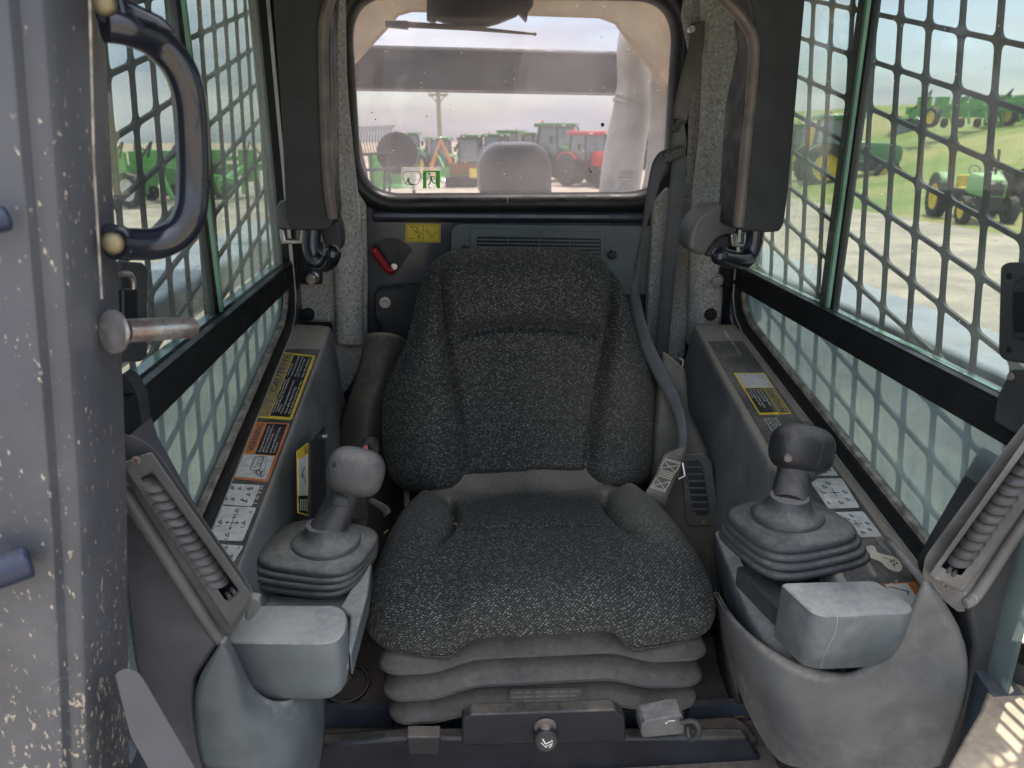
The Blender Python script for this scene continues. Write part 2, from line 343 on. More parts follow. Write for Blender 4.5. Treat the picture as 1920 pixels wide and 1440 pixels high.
def fabric():
    m = bpy.data.materials.new('tweed_fabric'); t, N, L = nodes(m); b = t.nodes['Principled BSDF']
    uv = N('ShaderNodeUVMap'); mp = N('ShaderNodeMapping'); mp.inputs['Rotation'].default_value = (0, 0, R(32)); mp.inputs['Scale'].default_value = (245, 350, 1)
    L(uv.outputs[0], mp.inputs[0])
    nw = N('ShaderNodeTexNoise'); nw.inputs['Scale'].default_value = 60; L(uv.outputs[0], nw.inputs['Vector'])
    vo = N('ShaderNodeTexVoronoi'); vo.inputs['Scale'].default_value = 1; vo.inputs['Randomness'].default_value = .38; L(mp.outputs[0], vo.inputs['Vector'])
    sp = N('ShaderNodeSeparateColor'); L(vo.outputs['Color'], sp.inputs[0])
    a = N('ShaderNodeMapRange'); a.inputs[1].default_value = .46; a.inputs[2].default_value = .16; L(vo.outputs['Distance'], a.inputs[0])
    c = N('ShaderNodeMapRange'); c.inputs[1].default_value = .05; c.inputs[2].default_value = 1.0; c.inputs[3].default_value = .10; c.inputs[4].default_value = 1; L(sp.outputs[0], c.inputs[0])
    k = N('ShaderNodeMath'); k.operation = 'MULTIPLY'; L(a.outputs[0], k.inputs[0]); L(c.outputs[0], k.inputs[1])
    # patches where the nap is dusty
    tcn = N('ShaderNodeTexCoord'); nd = N('ShaderNodeTexNoise'); nd.inputs['Scale'].default_value = 7; nd.inputs['Detail'].default_value = 6; L(tcn.outputs['Object'], nd.inputs['Vector'])
    at = N('ShaderNodeAttribute'); at.attribute_name = 'dust'
    dm = N('ShaderNodeMath'); dm.operation = 'MULTIPLY_ADD'; dm.inputs[1].default_value = 1.5; L(nd.outputs['Fac'], dm.inputs[0]); dm.inputs[2].default_value = -.05
    d2 = N('ShaderNodeMath'); d2.operation = 'MULTIPLY'; d2.use_clamp = True; L(dm.outputs[0], d2.inputs[0]); L(at.outputs['Fac'], d2.inputs[1])
    m1 = N('ShaderNodeMix'); m1.data_type = 'RGBA'; m1.inputs[6].default_value = (.023, .024, .024, 1); m1.inputs[7].default_value = (.185, .19, .18, 1); L(k.outputs[0], m1.inputs[0])
    m2 = N('ShaderNodeMix'); m2.data_type = 'RGBA'; m2.inputs[7].default_value = (.215, .195, .165, 1); d3 = N('ShaderNodeMath'); d3.operation = 'MULTIPLY'; d3.inputs[1].default_value = .72; L(d2.outputs[0], d3.inputs[0]); L(d3.outputs[0], m2.inputs[0]); L(m1.outputs[2], m2.inputs[6])
    L(m2.outputs[2], b.inputs['Base Color']); b.inputs['Roughness'].default_value = .9; b.inputs['Specular IOR Level'].default_value = .08
    b.inputs['Sheen Weight'].default_value = .04; b.inputs['Sheen Roughness'].default_value = .5
    bp = N('ShaderNodeBump'); bp.inputs['Strength'].default_value = .9; bp.inputs['Distance'].default_value = .0015
    inv = N('ShaderNodeMath'); inv.operation = 'SUBTRACT'; inv.inputs[0].default_value = 1; L(vo.outputs['Distance'], inv.inputs[1])
    L(inv.outputs[0], bp.inputs['Height']); L(bp.outputs[0], b.inputs['Normal']); return m
M['fabric'] = fabric()
def felt():
    m = bpy.data.materials.new('grey_felt'); t, N, L = nodes(m); b = t.nodes['Principled BSDF']
    tcn = N('ShaderNodeTexCoord'); n = N('ShaderNodeTexNoise'); n.inputs['Scale'].default_value = 190; n.inputs['Detail'].default_value = 5; n.inputs['Roughness'].default_value = .8
    n2 = N('ShaderNodeTexNoise'); n2.inputs['Scale'].default_value = 9; n2.inputs['Detail'].default_value = 4
    L(tcn.outputs['Object'], n.inputs['Vector']); L(tcn.outputs['Object'], n2.inputs['Vector'])
    r = N('ShaderNodeValToRGB'); r.color_ramp.elements[0].position = .36; r.color_ramp.elements[1].position = .66
    r.color_ramp.elements[0].color = (.15, .15, .145, 1); r.color_ramp.elements[1].color = (.48, .48, .46, 1); L(n.outputs['Fac'], r.inputs[0])
    m1 = N('ShaderNodeMix'); m1.data_type = 'RGBA'; m1.inputs[7].default_value = (.22, .19, .16, 1); m1.blend_type = 'MIX'
    mr = N('ShaderNodeMapRange'); mr.inputs[1].default_value = .45; mr.inputs[2].default_value = .8; mr.inputs[4].default_value = .6; L(n2.outputs['Fac'], mr.inputs[0]); L(mr.outputs[0], m1.inputs[0]); L(r.outputs[0], m1.inputs[6])
    L(m1.outputs[2], b.inputs['Base Color']); b.inputs['Roughness'].default_value = 1; b.inputs['Specular IOR Level'].default_value = .1
    bp = N('ShaderNodeBump'); bp.inputs['Strength'].default_value = .5; bp.inputs['Distance'].default_value = .002; L(n.outputs['Fac'], bp.inputs['Height']); L(bp.outputs[0], b.inputs['Normal']); return m
M['felt'] = felt()

exec_order = []
# ================================================================== SETTING OUTSIDE
XL, XR, YB = -.32, .565, 1.60             # cab inner planes
def ground():
    g = G(); rows = []
    ys = [-60, -20, -5, 0, 5, 12, 20, 28, 36, 44, 52, 60, 70, 80, 95, 110, 140, 200, 400, 1200]
    xs = [-900, -300, -120, -60, -30, -15, 0, 8, 14, 18, 22, 26, 30, 36, 42, 50, 60, 75, 95, 130, 200, 400, 900]
    for y in ys: rows.append([V((x, y, -.6 - .0105 * max(0, math.hypot(x, y) - 70))) for x in xs])
    g.grid(rows); build(g, 'gravel_yard', M['gravel'], kind='structure', flat=True, label='pale sunlit gravel yard around the machine')
    def bank(x, y):        # grass bank rising on the right
        a = max(0, min(1, (x - 12.5 - max(0, 22 - y) * .1) / 26)); b = max(0, min(1, (y - 14) / 16))
        return (a * a * (3 - 2 * a)) * (b * b * (3 - 2 * b)) * 4.6
    rows = []
    for j in range(40):
        y = 13 + j * 2.2; rows.append([V((x, y, -.62 + bank(x, y) + (.05 if bank(x, y) > 0 else 0) + .12 * noise.noise(V((x * .2, y * .2, 0))) * min(1, bank(x, y)))) for x in [10 + i * 2.4 for i in range(44)]])
    g = G(); g.grid(rows); build(g, 'grass_bank', M['grass'], kind='structure', label='mown green and tan grass bank rising behind the yard')
    rows = []
    for j in range(16):
        y = 62 * 1.27 ** j; a = j / 15
        rows.append([V((x * y, y, -.60 + .02 * (j > 0) + min(1, j / 5) * .35 * (1 + noise.noise(V((x * 2, j * .3, 5)))) - .0100 * max(0, math.hypot(x * y, y) - 70))) for x in [-1.6 + i * .1 for i in range(33)]])
    g = G(); g.grid(rows); build(g, 'harvested_field', M['field'], kind='structure', label='tan harvested field rolling to the horizon')
ground()

def wheel(root, c, rad, wid, axis, rim, lugs=18, tyre='tyre'):
    q = V(axis).normalized().to_track_quat('Z', 'Y').to_matrix().to_4x4(); m = Matrix.Translation(V(c)) @ q
    g = G(); h = wid / 2; r0 = rad * .60
    g.lathe([(r0, -h * .7), (rad * .8, -h), (rad * .95, -h * .9), (rad * .97, 0), (rad * .95, h * .9), (rad * .8, h), (r0, h * .7), (r0, -h * .7)], 26, m)
    for k in range(lugs):
        for sgn in (-1, 1):
            a = 2 * pi * (k + (.5 if sgn > 0 else 0)) / lugs
            mm = m @ Matrix.Rotation(a, 4, 'Z') @ Matrix.Translation((rad * .965, 0, sgn * h * .45)) @ Matrix.Rotation(sgn * .6, 4, 'X')
            g.add(G().box((0, 0, 0), (rad * .08, rad * .07, h)).v, G().box((0, 0, 0), (1, 1, 1)).f, mm)
    wo = build(g, 'wheel', M[tyre], root)
    g = G(); g.lathe([(.01, h * .30), (rad * .2, h * .34), (rad * .22, h * .2), (rad * .5, h * .1), (rad * .56, h * .65), (rad * .61, h * .72), (rad * .61, -h * .72), (rad * .56, -h * .65), (rad * .5, -h * .1), (.01, -h * .2)], 24, m)
    build(g, 'rim', M[rim], wo)
def xf(g, m):
    g.v = [m @ p for p in g.v]; return g
def tractor(loc, yaw, s, label, body='jgreen', rim='jyel', cab=True, loader=None, name='tractor', group=None, cat='tractor', canopy=False):
    """front faces local -Y"""
    t = thing(name, label, cat, group)
    m = Matrix.Translation(V(loc)) @ Matrix.Rotation(yaw, 4, 'Z') @ Matrix.Scale(s, 4)
    ax = m.to_3x3() @ V((1, 0, 0)); T = lambda x, y, z: m @ V((x, y, z))
    g = G(); 
    prof = [(.38, 1.0), (.38, 1.55), (.30, 1.72), (-.30, 1.72), (-.38, 1.55), (-.38, 1.0)]
    g.loft([[T(x * .82, -2.2, 1.0 + (z - 1.0) * .86) for x, z in prof], [T(x * .98, -1.9, z) for x, z in prof], [T(x * 1.1, -.5, z + .08) for x, z in prof]])
    build(g, 'hood', M[body], t, bev=.03 * s, ang=30)
    g = G(); g.box((0, -1.2, .85), (.5, 2.0, .35)); g.box((0, .5, .9), (.6, 1.6, .5)); g.box((0, -1.75, .62), (1.5, .16, .16)); g.box((0, 1.1, .75), (1.7, .18, .18)); xf(g, m)
    build(g, 'chassis', M['dgrey'], t)
    g = G(); g.box((0, -2.23, 1.3), (.46, .05, .45)); xf(g, m); build(g, 'grille', M['dgrey'], t)
    for sx in (-1, 1):
        g = G().box((sx * .2, -2.235, 1.52), (.16, .06, .1)); xf(g, m); build(g, 'headlight', M['white'], t)
    g = G().tube([T(.42, -.75, 1.5), T(.42, -.75, 2.5), T(.42, -.68, 2.62)], .05 * s, 8); build(g, 'exhaust', M['dgrey'], t)
    if cab:
        g = G()
        for sx in (-1, 1):
            for y0, y1 in ((-.45, -.30), (.95, .85)): g.bar((sx * .75, y0, 1.3), (sx * .68, y1, 2.62), .07, .07, (0, 1, 0))
        g.box((0, .25, 1.25), (1.5, 1.4, .15)); xf(g, m); build(g, 'cab_frame', M['dgrey'], t)
        g = G(); g.box((0, .27, 2.70), (1.66, 1.66, .2)); xf(g, m); build(g, 'cab_roof', M[body], t, bev=.07 * s, seg=3)
        g = G(); g.loft([[V((-.70, -.40, 1.35)), V((.70, -.40, 1.35)), V((.70, .9, 1.35)), V((-.70, .9, 1.35))], [V((-.64, -.27, 2.60)), V((.64, -.27, 2.60)), V((.64, .82, 2.60)), V((-.64, .82, 2.60))]]); xf(g, m)
        build(g, 'window', M['tglass'], t, flat=True)
        for sx in (-1, 1):
            g = G().box((sx * .55, -.6, 2.68), (.22, .08, .1)); xf(g, m); build(g, 'lamp', M['white'], t); g = G().box((sx * 1.05, -.25, 2.0), (.2, .05, .34)); g.bar((sx * .72, -.3, 2.1), (sx * 1.05, -.25, 2.1), .03, .03); xf(g, m); build(g, 'mirror', M['dgrey'], t)
        g = G().lathe([(.05, 0), (.055, .12), (.02, .15)], 10, m @ Matrix.Translation((-.6, .7, 2.8))); build(g, 'beacon', M['orangep'], t)
    else:
        g = G(); g.box((0, .75, 1.15), (.5, .5, .1)); g.box((0, 1.0, 1.4), (.5, .1, .5)); xf(g, m); build(g, 'seat', M['jyel'], t, bev=.03)
        g = G().tube([T(0, -.4, 1.5), T(0, .1, 1.85)], .02 * s, 6); g.tube([T(.2 * cos(a), .1 + .1 * sin(a), 1.87 + .16 * sin(a)) for a in [i * pi / 8 for i in range(17)]], .018 * s, 6); build(g, 'steering_wheel', M['dgrey'], t)
    for sx in (-1, 1):
        g = G(); arc = [(.95 * sin(a), .95 * cos(a)) for a in [-.9 + i * .26 for i in range(8)]]
        g.grid([[V((sx * .72, .75 + p, .82 + q)) for p, q in arc], [V((sx * 1.12, .75 + p, .82 + q)) for p, q in arc]]); xf(g, m)
        build(g, 'fender', M[body], t, sol=.03 * s)
        wheel(t, T(sx * .95, .75, .82), .82 * s, .42 * s, ax * sx, rim, 20)
        wheel(t, T(sx * .78, -1.65, .52), .52 * s, .30 * s, ax * sx, rim, 14)
    if loader:
        g = G()
        for sx in (-1, 1): g.tube([T(sx * .62, -.3, 1.7), T(sx * .62, -1.6, 1.55), T(sx * .62, -3.0, .55)], .07 * s, 6); g.box(T(sx * .62, -.3, 1.35), (.12 * s, .12 * s, .7 * s))
        build(g, 'loader_arm', M[loader], t)
        g = G(); pr = [(-2.9, .95), (-2.98, .2), (-3.6, .12), (-3.5, .2), (-3.1, .35), (-3.0, .95)]
        g.loft([[T(x, y, z) for y, z in pr] for x in (-1.1, 1.1)]); build(g, 'bucket', M[loader], t, flat=True)
    return t
def planter(loc, yaw, s, label, body='lgreen', n=5, name='planter', group=None, wh='wrim', cat='farm implement'):
    t = thing(name, label, cat, group); m = Matrix.Translation(V(loc)) @ Matrix.Rotation(yaw, 4, 'Z') @ Matrix.Scale(s, 4)
    W = n * .38
    g = G().box((0, 0, .75), (2 * W, .16, .16)); g.bar((0, 0, .75), (0, -2.2, .5), .14, .14); g.bar((-W * .7, 0, .8), (0, -1.2, 1.0), .1, .1); g.bar((W * .7, 0, .8), (0, -1.2, 1.0), .1, .1); xf(g, m); build(g, 'toolbar', M[body], t)
    for i in range(n):
        x = -W + (i + .5) * 2 * W / n
        g = G().box((x, .35, .55), (.28, .7, .3)); g.box((x, .25, .98), (.36, .42, .36)); g.bar((x, -.3, .6), (x, -.5, .15), .08, .08); g.bar((x, .6, .6), (x, .85, .2), .06, .06); xf(g, m)
        build(g, 'row_unit', M[body], t, bev=.02)
        wheel(t, m @ V((x, .9, .2)), .2 * s, .08 * s, m.to_3x3() @ V((1, 0, 0)), 'dgrey', 6)
    for sx in (-1, 1): wheel(t, m @ V((sx * W * .9, -.35, .38)), .38 * s, .2 * s, m.to_3x3() @ V((sx, 0, 0)), wh, 10)
    g = G()
    for i in range(4): g.tube([m @ V((-W + i * .5 * W, 0, .9)), m @ V((-W + i * .5 * W + .2, -.3, 1.35)), m @ V((-W + i * .5 * W + .4, .1, 1.0))], .03 * s, 5)
    build(g, 'hose', M['dgrey'], t)
    return t
GZ = -.6
def gp(x, y): return P(x, y, Z=GZ)
# behind the rear window
tractor(gp(826, 336), .35, .76, 'green cab tractor with loader, left of the centre behind the rear window', loader='lgreen', group='tractors seen through the rear window')
tractor(gp(930, 330), -.25, .82, 'green cab tractor parked just behind the machine hood', group='tractors seen through the rear window')
tractor(gp(1050, 340), .75, 1.0, 'tall green cab tractor with orange wheels left of the red one', rim='orangep', loader='lgreen', group='tractors seen through the rear window')
tractor(gp(1106, 349), .55, .86, 'red cab tractor with big dark wheels near the grey pipe', body='comb', rim='dgrey', group='tractors seen through the rear window')
tractor(gp(1232, 318), .2, .9, 'green cab tractor at the far right edge of the rear window', group='tractors seen through the rear window')
tractor(gp(960, 318), 2.7, .9, 'green cab tractor far behind, half hidden by the machine hood', group='tractors seen through the rear window')
tractor(gp(1010, 328), .5, .85, 'green cab tractor between the machine hood and the tall orange wheeled one', group='tractors seen through the rear window')
tractor(gp(886, 328), -.1, .8, 'green cab tractor squeezed beside the mini excavator', rim='dgrey', group='tractors seen through the rear window')
tractor(gp(768, 322), .6, .85, 'green cab tractor behind the round dark disc', group='tractors seen through the rear window')
planter(gp(790, 326), .4, 1.0, 'low green implement beside the round dark disc', n=4)
def far_stuff():
    # loader bucket standing at the lower left
    a = gp(742, 352); g = G(); pr = [(0, 1.45), (-.5, .75), (-.45, .1), (1.0, 0), (.9, .12), (-.2, .3), (-.25, .75), (.12, 1.4)]
    g.loft([[a + V((x, -y * .6, z)) for y, z in pr] for x in (-1.15, .9)]); build(g, 'loader_bucket', M['lgreen'], None, 'large green loader bucket on the gravel at the lower left of the rear window', 'loader bucket')
    b = gp(709, 352); g = G().box(b + V((0, 0, .55)), (.6, 1.1, 1.1)); g.box(b + V((-.1, -.2, 1.2)), (.35, .35, .35)); g.bar(b + V((0, 0, 1.1)), b + V((1.4, -.2, 1.9)), .1, .1); build(g, 'baler_frame', M['lgreen'], None, 'bright green implement frame with raised arm, left of the bucket', 'farm implement', bev=.03)
    # round dark disc
    c = P(745, 287, Y=25.0); t = thing('cable_reel', 'large round dark disc standing among the green implements', 'reel')
    mm = Matrix.Translation(c) @ Matrix.Rotation(pi / 2, 4, 'X'); build(G().lathe([(.08, .1), (.55, .12), (.64, .06), (.64, -.06), (.55, -.12), (.08, -.1)], 36, mm), 'disc', M['tyre'], t)
    g = G().bar(c - V((.35, 0, 0)), c + V((-.5, 0, -1.45)), .1, .1); g.bar(c + V((.35, 0, 0)), c + V((.5, 0, -1.45)), .1, .1); build(g, 'stand', M['dgrey'], t)
    # hay rake with curved tines
    t = thing('hay_rake', 'grey hay rake with a long row of curved tines', 'hay rake')
    a = P(655, 291, Y=24); b = P(735, 287, Y=24); g = G().tube([a, b], .05, 6); g.tube([a + V((0, 0, -.45)), b + V((0, 0, -.45))], .05, 6)
    for u in (.1, .5, .9): g.tube([a.lerp(b, u), a.lerp(b, u) + V((0, 0, -1.9))], .04, 6)
    build(g, 'rake_frame', M['dgrey'], t)
    for i in range(16):
        p = a.lerp(b, i / 15); g = G().tube([p, p + V((-.06, 0, .35)), p + V((-.02, 0, .65)), p + V((.12, 0, .8))], .016, 5); build(g, 'tine', M['dgrey'], t)
    # orange and black mini excavator
    d = gp(866, 350); t = thing('mini_excavator', 'orange and black mini excavator with a yellow plate', 'excavator')
    build(G().box(d + V((0, 0, .25)), (1.5, 1.1, .42)), 'track', M['tyre'], t, bev=.08)
    build(G().box(d + V((.1, 0, .78)), (1.3, 1.0, .5)), 'body', M['brown'], t, bev=.08)
    build(G().box(d + V((.55, -.55, .62)), (.42, .04, .42)), 'counterweight_plate', M['yellow'], t, bev=.01)
    g = G()
    for sx, sy in ((-.1, -.4), (.75, -.4), (-.1, .4), (.75, .4)): g.box(d + V((sx, sy, 1.5)), (.07, .07, 1.1))
    g.box(d + V((.33, 0, 2.08)), (1.05, .95, .1)); build(g, 'cab_frame', M['dgrey'], t)
    build(G().box(d + V((.33, 0, 1.55)), (.86, .76, .9)), 'window', M['tglass'], t, flat=True)
    g = G().tube([d + V((-.4, -.3, .9)), d + V((-.9, -.5, 2.0)), d + V((-1.3, -.6, 1.0)), d + V((-1.35, -.6, .4))], .1, 6); build(g, 'boom', M['orangep'], t)
    g = G().bar(d + V((-.62, -.5, 1.1)), d + V((-1.05, -.6, 1.6)), .07, .07); build(g, 'ram', M['dgrey'], t)
    # utility pole
    t = thing('utility_pole', 'pale wooden utility pole with one crossarm behind the tractors', 'utility pole')
    e = P(826, 262, Y=48); f = P(821, 166, Y=48); build(G().tube([e - V((0, 0, 3)), f], [.16, .12], 10), 'pole', M['wood'], t)
    build(G().box(f - V((0, 0, .35)), (1.15, .12, .14)), 'crossarm', M['wood'], t)
    for sx in (-1, 1): build(G().bar(f + V((0, 0, -.85)), f + V((sx * .42, 0, -.4)), .06, .06), 'brace', M['wood'], t); build(G().cyl(f + V((sx * .5, 0, -.28)), f + V((sx * .5, 0, -.05)), .06, 8), 'insulator', M['wrim'], t)
far_stuff()
# seen through the right window
GR = 'tractors seen through the right window'
tractor(gp(1700, 328) , 1.05, 1.12, 'big green cab tractor with yellow wheels behind the right glass divider', group=GR)
tractor(gp(1757, 306) , .85, 1.15, 'second green cab tractor, its wheels overlapping the one in front', group=GR)
tractor(gp(1568, 352), 1.35, 1.10, 'green cab tractor showing a yellow rear wheel beside the black pad', group=GR)
tractor(gp(1512, 335), 1.2, 1.0, 'green cab tractor just visible along the edge of the right black pad', group=GR)
tractor(gp(1812, 412), -.25, .72, 'old pale green tractor without a cab on the gravel edge', body='pgreen', cab=False, group=GR)
tractor(gp(1935, 408), .35, .78, 'old tractor with brown wheels cut by the right photo edge', body='brown', rim='brown', cab=False, group=GR)
def pole_r():
    a = gp(1513, 345); t = thing('loader_mast', 'upright yellow lift mast standing by the green tractors', 'lift mast')
    build(G().box(a + V((0, 0, 1.3)), (.22, .22, 2.6)), 'mast', M['jyel'], t, bev=.02); build(G().box(a + V((0, -.3, .2)), (.7, .9, .3)), 'base', M['lgreen'], t, bev=.03)
pole_r()
def on_bank(px_, py_, Y):
    return P(px_, py_, Y=Y)
planter(on_bank(1772, 246, 46), .3, 1.15, 'green implement on the crest of the grass bank, nearer the window divider', n=7, group='implements on the grass bank')
planter(on_bank(1862, 240, 38), .1, 1.25, 'wide green implement on the crest of the grass bank at the right', n=9, group='implements on the grass bank', wh='jyel')
planter(on_bank(1945, 236, 38), .1, 1.25, 'green implement on the bank cut off by the right photo edge', n=5, group='implements on the grass bank', wh='jyel')
# seen through the left window
planter(gp(318, 380), 1.1, 1.5, 'bright green planter with a white wheel inside the handle loop', n=4, group='implements seen through the left window')
planter(gp(248, 356), .2, .9, 'small teal implement row left of the bright green planter', n=5, body='teal', group='implements seen through the left window', wh='dgrey')
planter(gp(468, 372), .0, 1.5, 'long green planter behind the dusty sliding glass on the left', n=7, group='implements seen through the left window')
def lift_l():
    a = gp(206, 346); t = thing('boom_lift', 'orange boom lift standing behind the left window edge', 'boom lift')
    build(G().box(a + V((0, 0, .35)), (1.2, 1.0, .5)), 'base', M['orangep'], t, bev=.04)
    build(G().bar(a + V((.1, 0, .6)), a + V((-.2, 0, 2.6)), .22, .22, (0, 1, 0)), 'mast', M['orangep'], t)
    build(G().tube([a + V((-.2, 0, 2.6)), a + V((-.25, 0, 4.6))], .04, 6), 'antenna', M['wrim'], t)
lift_l()

# ================================================================== CAB SHELL
def nrm(v): return V(v).normalized()
TOPL = (V((XL, 1.443, 1.351)), nrm((0, -.212, 1))); TOPR = (V((XR, 1.45, 1.336)), nrm((0, -.205, 1)))
def sillz(y, right=False): return (1.336 - .205 * (1.45 - y)) if right else (1.351 - .212 * (1.443 - y))

def shell():
    # rear wall with its window opening
    a = P(663, 180, Y=YB); x0 = P(663, 180, Y=YB).x - .02; x1 = P(1260, 180, Y=YB).x + .02; z0 = P(960, 368, Y=YB).z - .02; z1 = 1.965
    hole = rnd([V((x0, YB, z0)), V((x1, YB, z0)), V((x1, YB, z1)), V((x0, YB, z1))], .11, 10)
    cx, cz = (x0 + x1) / 2, (z0 + z1) / 2; outer = []
    X0, X1, Z0, Z1 = XL - .03, XR + .03, 1.46, 2.06
    for p in hole:
        d = V((p.x - cx, 0, p.z - cz)); k = min(abs(((X1 if d.x > 0 else X0) - cx) / d.x) if abs(d.x) > 1e-6 else 9e9, abs(((Z1 if d.z > 0 else Z0) - cz) / d.z) if abs(d.z) > 1e-6 else 9e9)
        outer.append(V((cx + d.x * k, YB, cz + d.z * k)))
    for q in range(4): outer[q * 11 + 5] = V((X1 if hole[q * 11 + 5].x > cx else X0, YB, Z1 if hole[q * 11 + 5].z > cz else Z0))
    g = G().ring(outer, hole, (0, .03, 0)); g.box(((X0 + X1) / 2, YB + .015, .98), (X1 - X0, .03, .96))
    w_ = build(g, 'rear_wall', M['navy'], kind='structure', label='dark navy rear wall panel of the cab', flat=True, fixn=True)
    # pressed ridge under the window
    g = G(); r = [P(700, 397, Y=YB - .001), P(1205, 400, Y=YB - .001)]
    g.loft([[r[0] + V((0, dy, dz)) for dy, dz in ((0, .006), (-.014, 0), (-.016, -.012), (0, -.022))], [r[1] + V((0, dy, dz)) for dy, dz in ((0, .006), (-.014, 0), (-.016, -.012), (0, -.022))]])
    build(g, 'pressed_ridge', M['navy'], w_, bev=.003)
    # roof, floor, side walls
    g = G().box(((XL + XR) / 2, 1.06, 2.03), (XR - XL + .06, 1.14, .05)); g.box((XR + .07, 1.05, 1.985), (.11, 1.15, .05)); g.box((XL - .07, 1.05, 1.985), (.11, 1.15, .05))  # side eaves are added, out of view, to keep direct sun off the interior
    build(g, 'cab_roof', M['navy'], kind='structure', label='dark navy cab roof with added side eaves that block the sun', bev=.004)
    g = G().box(((XL + XR) / 2, 1.15, .78), (XR - XL, .95, .04)); g.box(((XL + XR) / 2, .5, .42), (XR - XL + .1, 1.2, .04)); build(g, 'cab_floor', M['floor'], kind='structure', label='dirty dark cab floor', flat=True)
    for s, X in ((-1, XL), (1, XR)):
        o = X + s * .035
        pts = [(.45, .5), (1.63, .5), (1.63, 2.02), (1.505, 2.02), (1.505, sillz(1.46, s > 0) - .0), (1.46, sillz(1.41, s > 0) - .02), (.45, sillz(.45, s > 0) - .045)]
        g = G().slab([V((X, y, z)) for y, z in pts], (s * .035, 0, 0)); build(g, 'side_wall', M['navy'], kind='structure', label='dark side wall under the %s window' % ('left' if s < 0 else 'right'), flat=True, fixn=True)
shell()

# ------------------------------------------------------------------ rear window
def sweep(path, prof, closed=True):
    """profile (out, toward -Y) swept round a loop lying in an XZ plane"""
    n = len(path); rings = []
    c = sum(path, V((0, 0, 0))) / n
    for i, p in enumerate(path):
        t = (path[(i + 1) % n] - path[i - 1]).normalized(); o = V((t.z, 0, -t.x))
        if o.dot(p - c) < 0: o = -o
        rings.append([p + o * a + V((0, -b, 0)) for a, b in prof])
    rings.append(rings[0]); g = G().loft(rings, cap=False); return g
def rear_window():
    x0 = P(663, 180, Y=YB).x; x1 = P(1260, 180, Y=YB).x; z0 = P(960, 366, Y=YB).z; z1 = 1.95
    t = thing('rear_window', 'rounded hazy rear window in a thick black rubber seal', 'window')
    def loop(o, y): return rnd([V((x0 - o, y, z0 - o)), V((x1 + o, y, z0 - o)), V((x1 + o, y, z1 + o)), V((x0 - o, y, z1 + o))], .085 + o, 12)
    g = sweep(loop(0, YB), [(-.004, -.02), (-.004, .006), (.004, .018), (.016, .024), (.028, .020), (.036, .008), (.038, -.001), (.03, -.02)])
    build(g, 'rubber_seal', M['rubber'], t, ang=60)
    g = G().slab(loop(.01, YB + .012), (0, .005, 0)); build(g, 'glass_pane', M['g_rear'], t, flat=True)
    # join in the seal
    a = P(951, 368, Y=YB - .024); g = G().tube([a + V((0, 0, .004)), a + V((.001, -.0012, -.008)), a + V((.001, .006, -.024))], .0009, 6); build(g, 'seal_joint', M['lip'], t)
    # stickers on the glass
    y = YB + .0108
    def q(x, yy): return P(x, yy, Y=y)
    g = G().slab([q(753, 313), q(826, 313), q(826, 357), q(753, 357)], (0, .0006, 0)); so = build(g, 'escape_sticker', M['clear_white'], t, flat=True)
    y -= .0006
    g = G(); g.slab([q(793, 320), q(825, 320), q(825, 353), q(820, 353), q(817, 349), q(817, 323), q(799.5, 323), q(799.5, 353), q(793, 353)], (0, .0003, 0)); build(g, 'exit_frame', M['gsign'], so, flat=True)
    g = G()
    def st(pts, wdt):
        for a, b in zip(pts, pts[1:]): g.bar(q(*a), q(*b), wdt, .0004, (0, 1, 0))
    hc = q(805, 326.5); g.slab([hc + V((.0026 * cos(k), 0, .0026 * sin(k))) for k in [i * pi / 6 for i in range(12)]], (0, .0003, 0))
    st([(808, 331), (809, 338)], .0045); st([(808, 330.5), (804, 332), (801, 335.5)], .0016); st([(809, 330.5), (813, 331), (815.5, 335)], .0016)
    st([(809, 337), (806, 343), (803, 348)], .0026); st([(809.5, 337), (812, 343), (818, 343.5)], .0024); st([(803, 350), (807, 352.5)], .0018)
    build(g, 'running_figure', M['gsign'], so, flat=True)
    g = G(); lp = [q(*p) for p in rnd([V((757, 322, 0)), V((786, 322, 0)), V((790, 327, 0)), V((787, 338, 0)), V((783, 346, 0)), V((761, 346, 0)), V((755, 334, 0))], 3, 3) for p in [(p.x, p.y)]]
    g.tube(lp + [lp[0]], .0006, 4); st([(761, 344), (764, 339)], .001); st([(776, 347), (769, 345), (766, 340)], .003)
    for k, (dx, dy) in enumerate([(-3.5, -6), (-1.5, -8), (0.5, -8.5), (2.5, -7), (-4, -1)]): st([(766, 341), (766 + dx, 341 + dy)], .0012)
    build(g, 'hand_drawing', M['inkg'], so, flat=True)
    g = G()
    rr = random.Random(11)
    for x, yy, q_ in [(1130, 234, .0042), (1108, 322, .0030), (1105, 317, .002), (704, 224, .0018), (713, 75, .0012), (697, 211, .0016), (800, 218, .0016), (1128, 69, .0012), (1175, 42, .001)] + [(rr.uniform(675, 1110), rr.uniform(60, 300), rr.uniform(.0003, .0008)) for _ in range(60)]:
        c = q(x, yy); g.slab([c + V((q_ * rr.uniform(.6, 1.1) * cos(k), 0, q_ * rr.uniform(.6, 1.1) * sin(k))) for k in [i * pi / 4 for i in range(8)]], (0, -.0004, 0))
    o_ = build(g, 'mud_flecks', M['dgrey'], t, flat=True, kind='stuff')
    return t
def clearwhite():
    m = bpy.data.materials.new('clear_white_film'); t, N, L = nodes(m); t.nodes.clear(); o = N('ShaderNodeOutputMaterial'); a = N('ShaderNodeBsdfTransparent'); d = N('ShaderNodeBsdfTranslucent'); d.inputs[0].default_value = (.85, .84, .78, 1)
    x = N('ShaderNodeMixShader'); x.inputs[0].default_value = .22; L(a.outputs[0], x.inputs[1]); L(d.outputs[0], x.inputs[2]); L(x.outputs[0], o.inputs[0]); return m
M['clear_white'] = clearwhite()
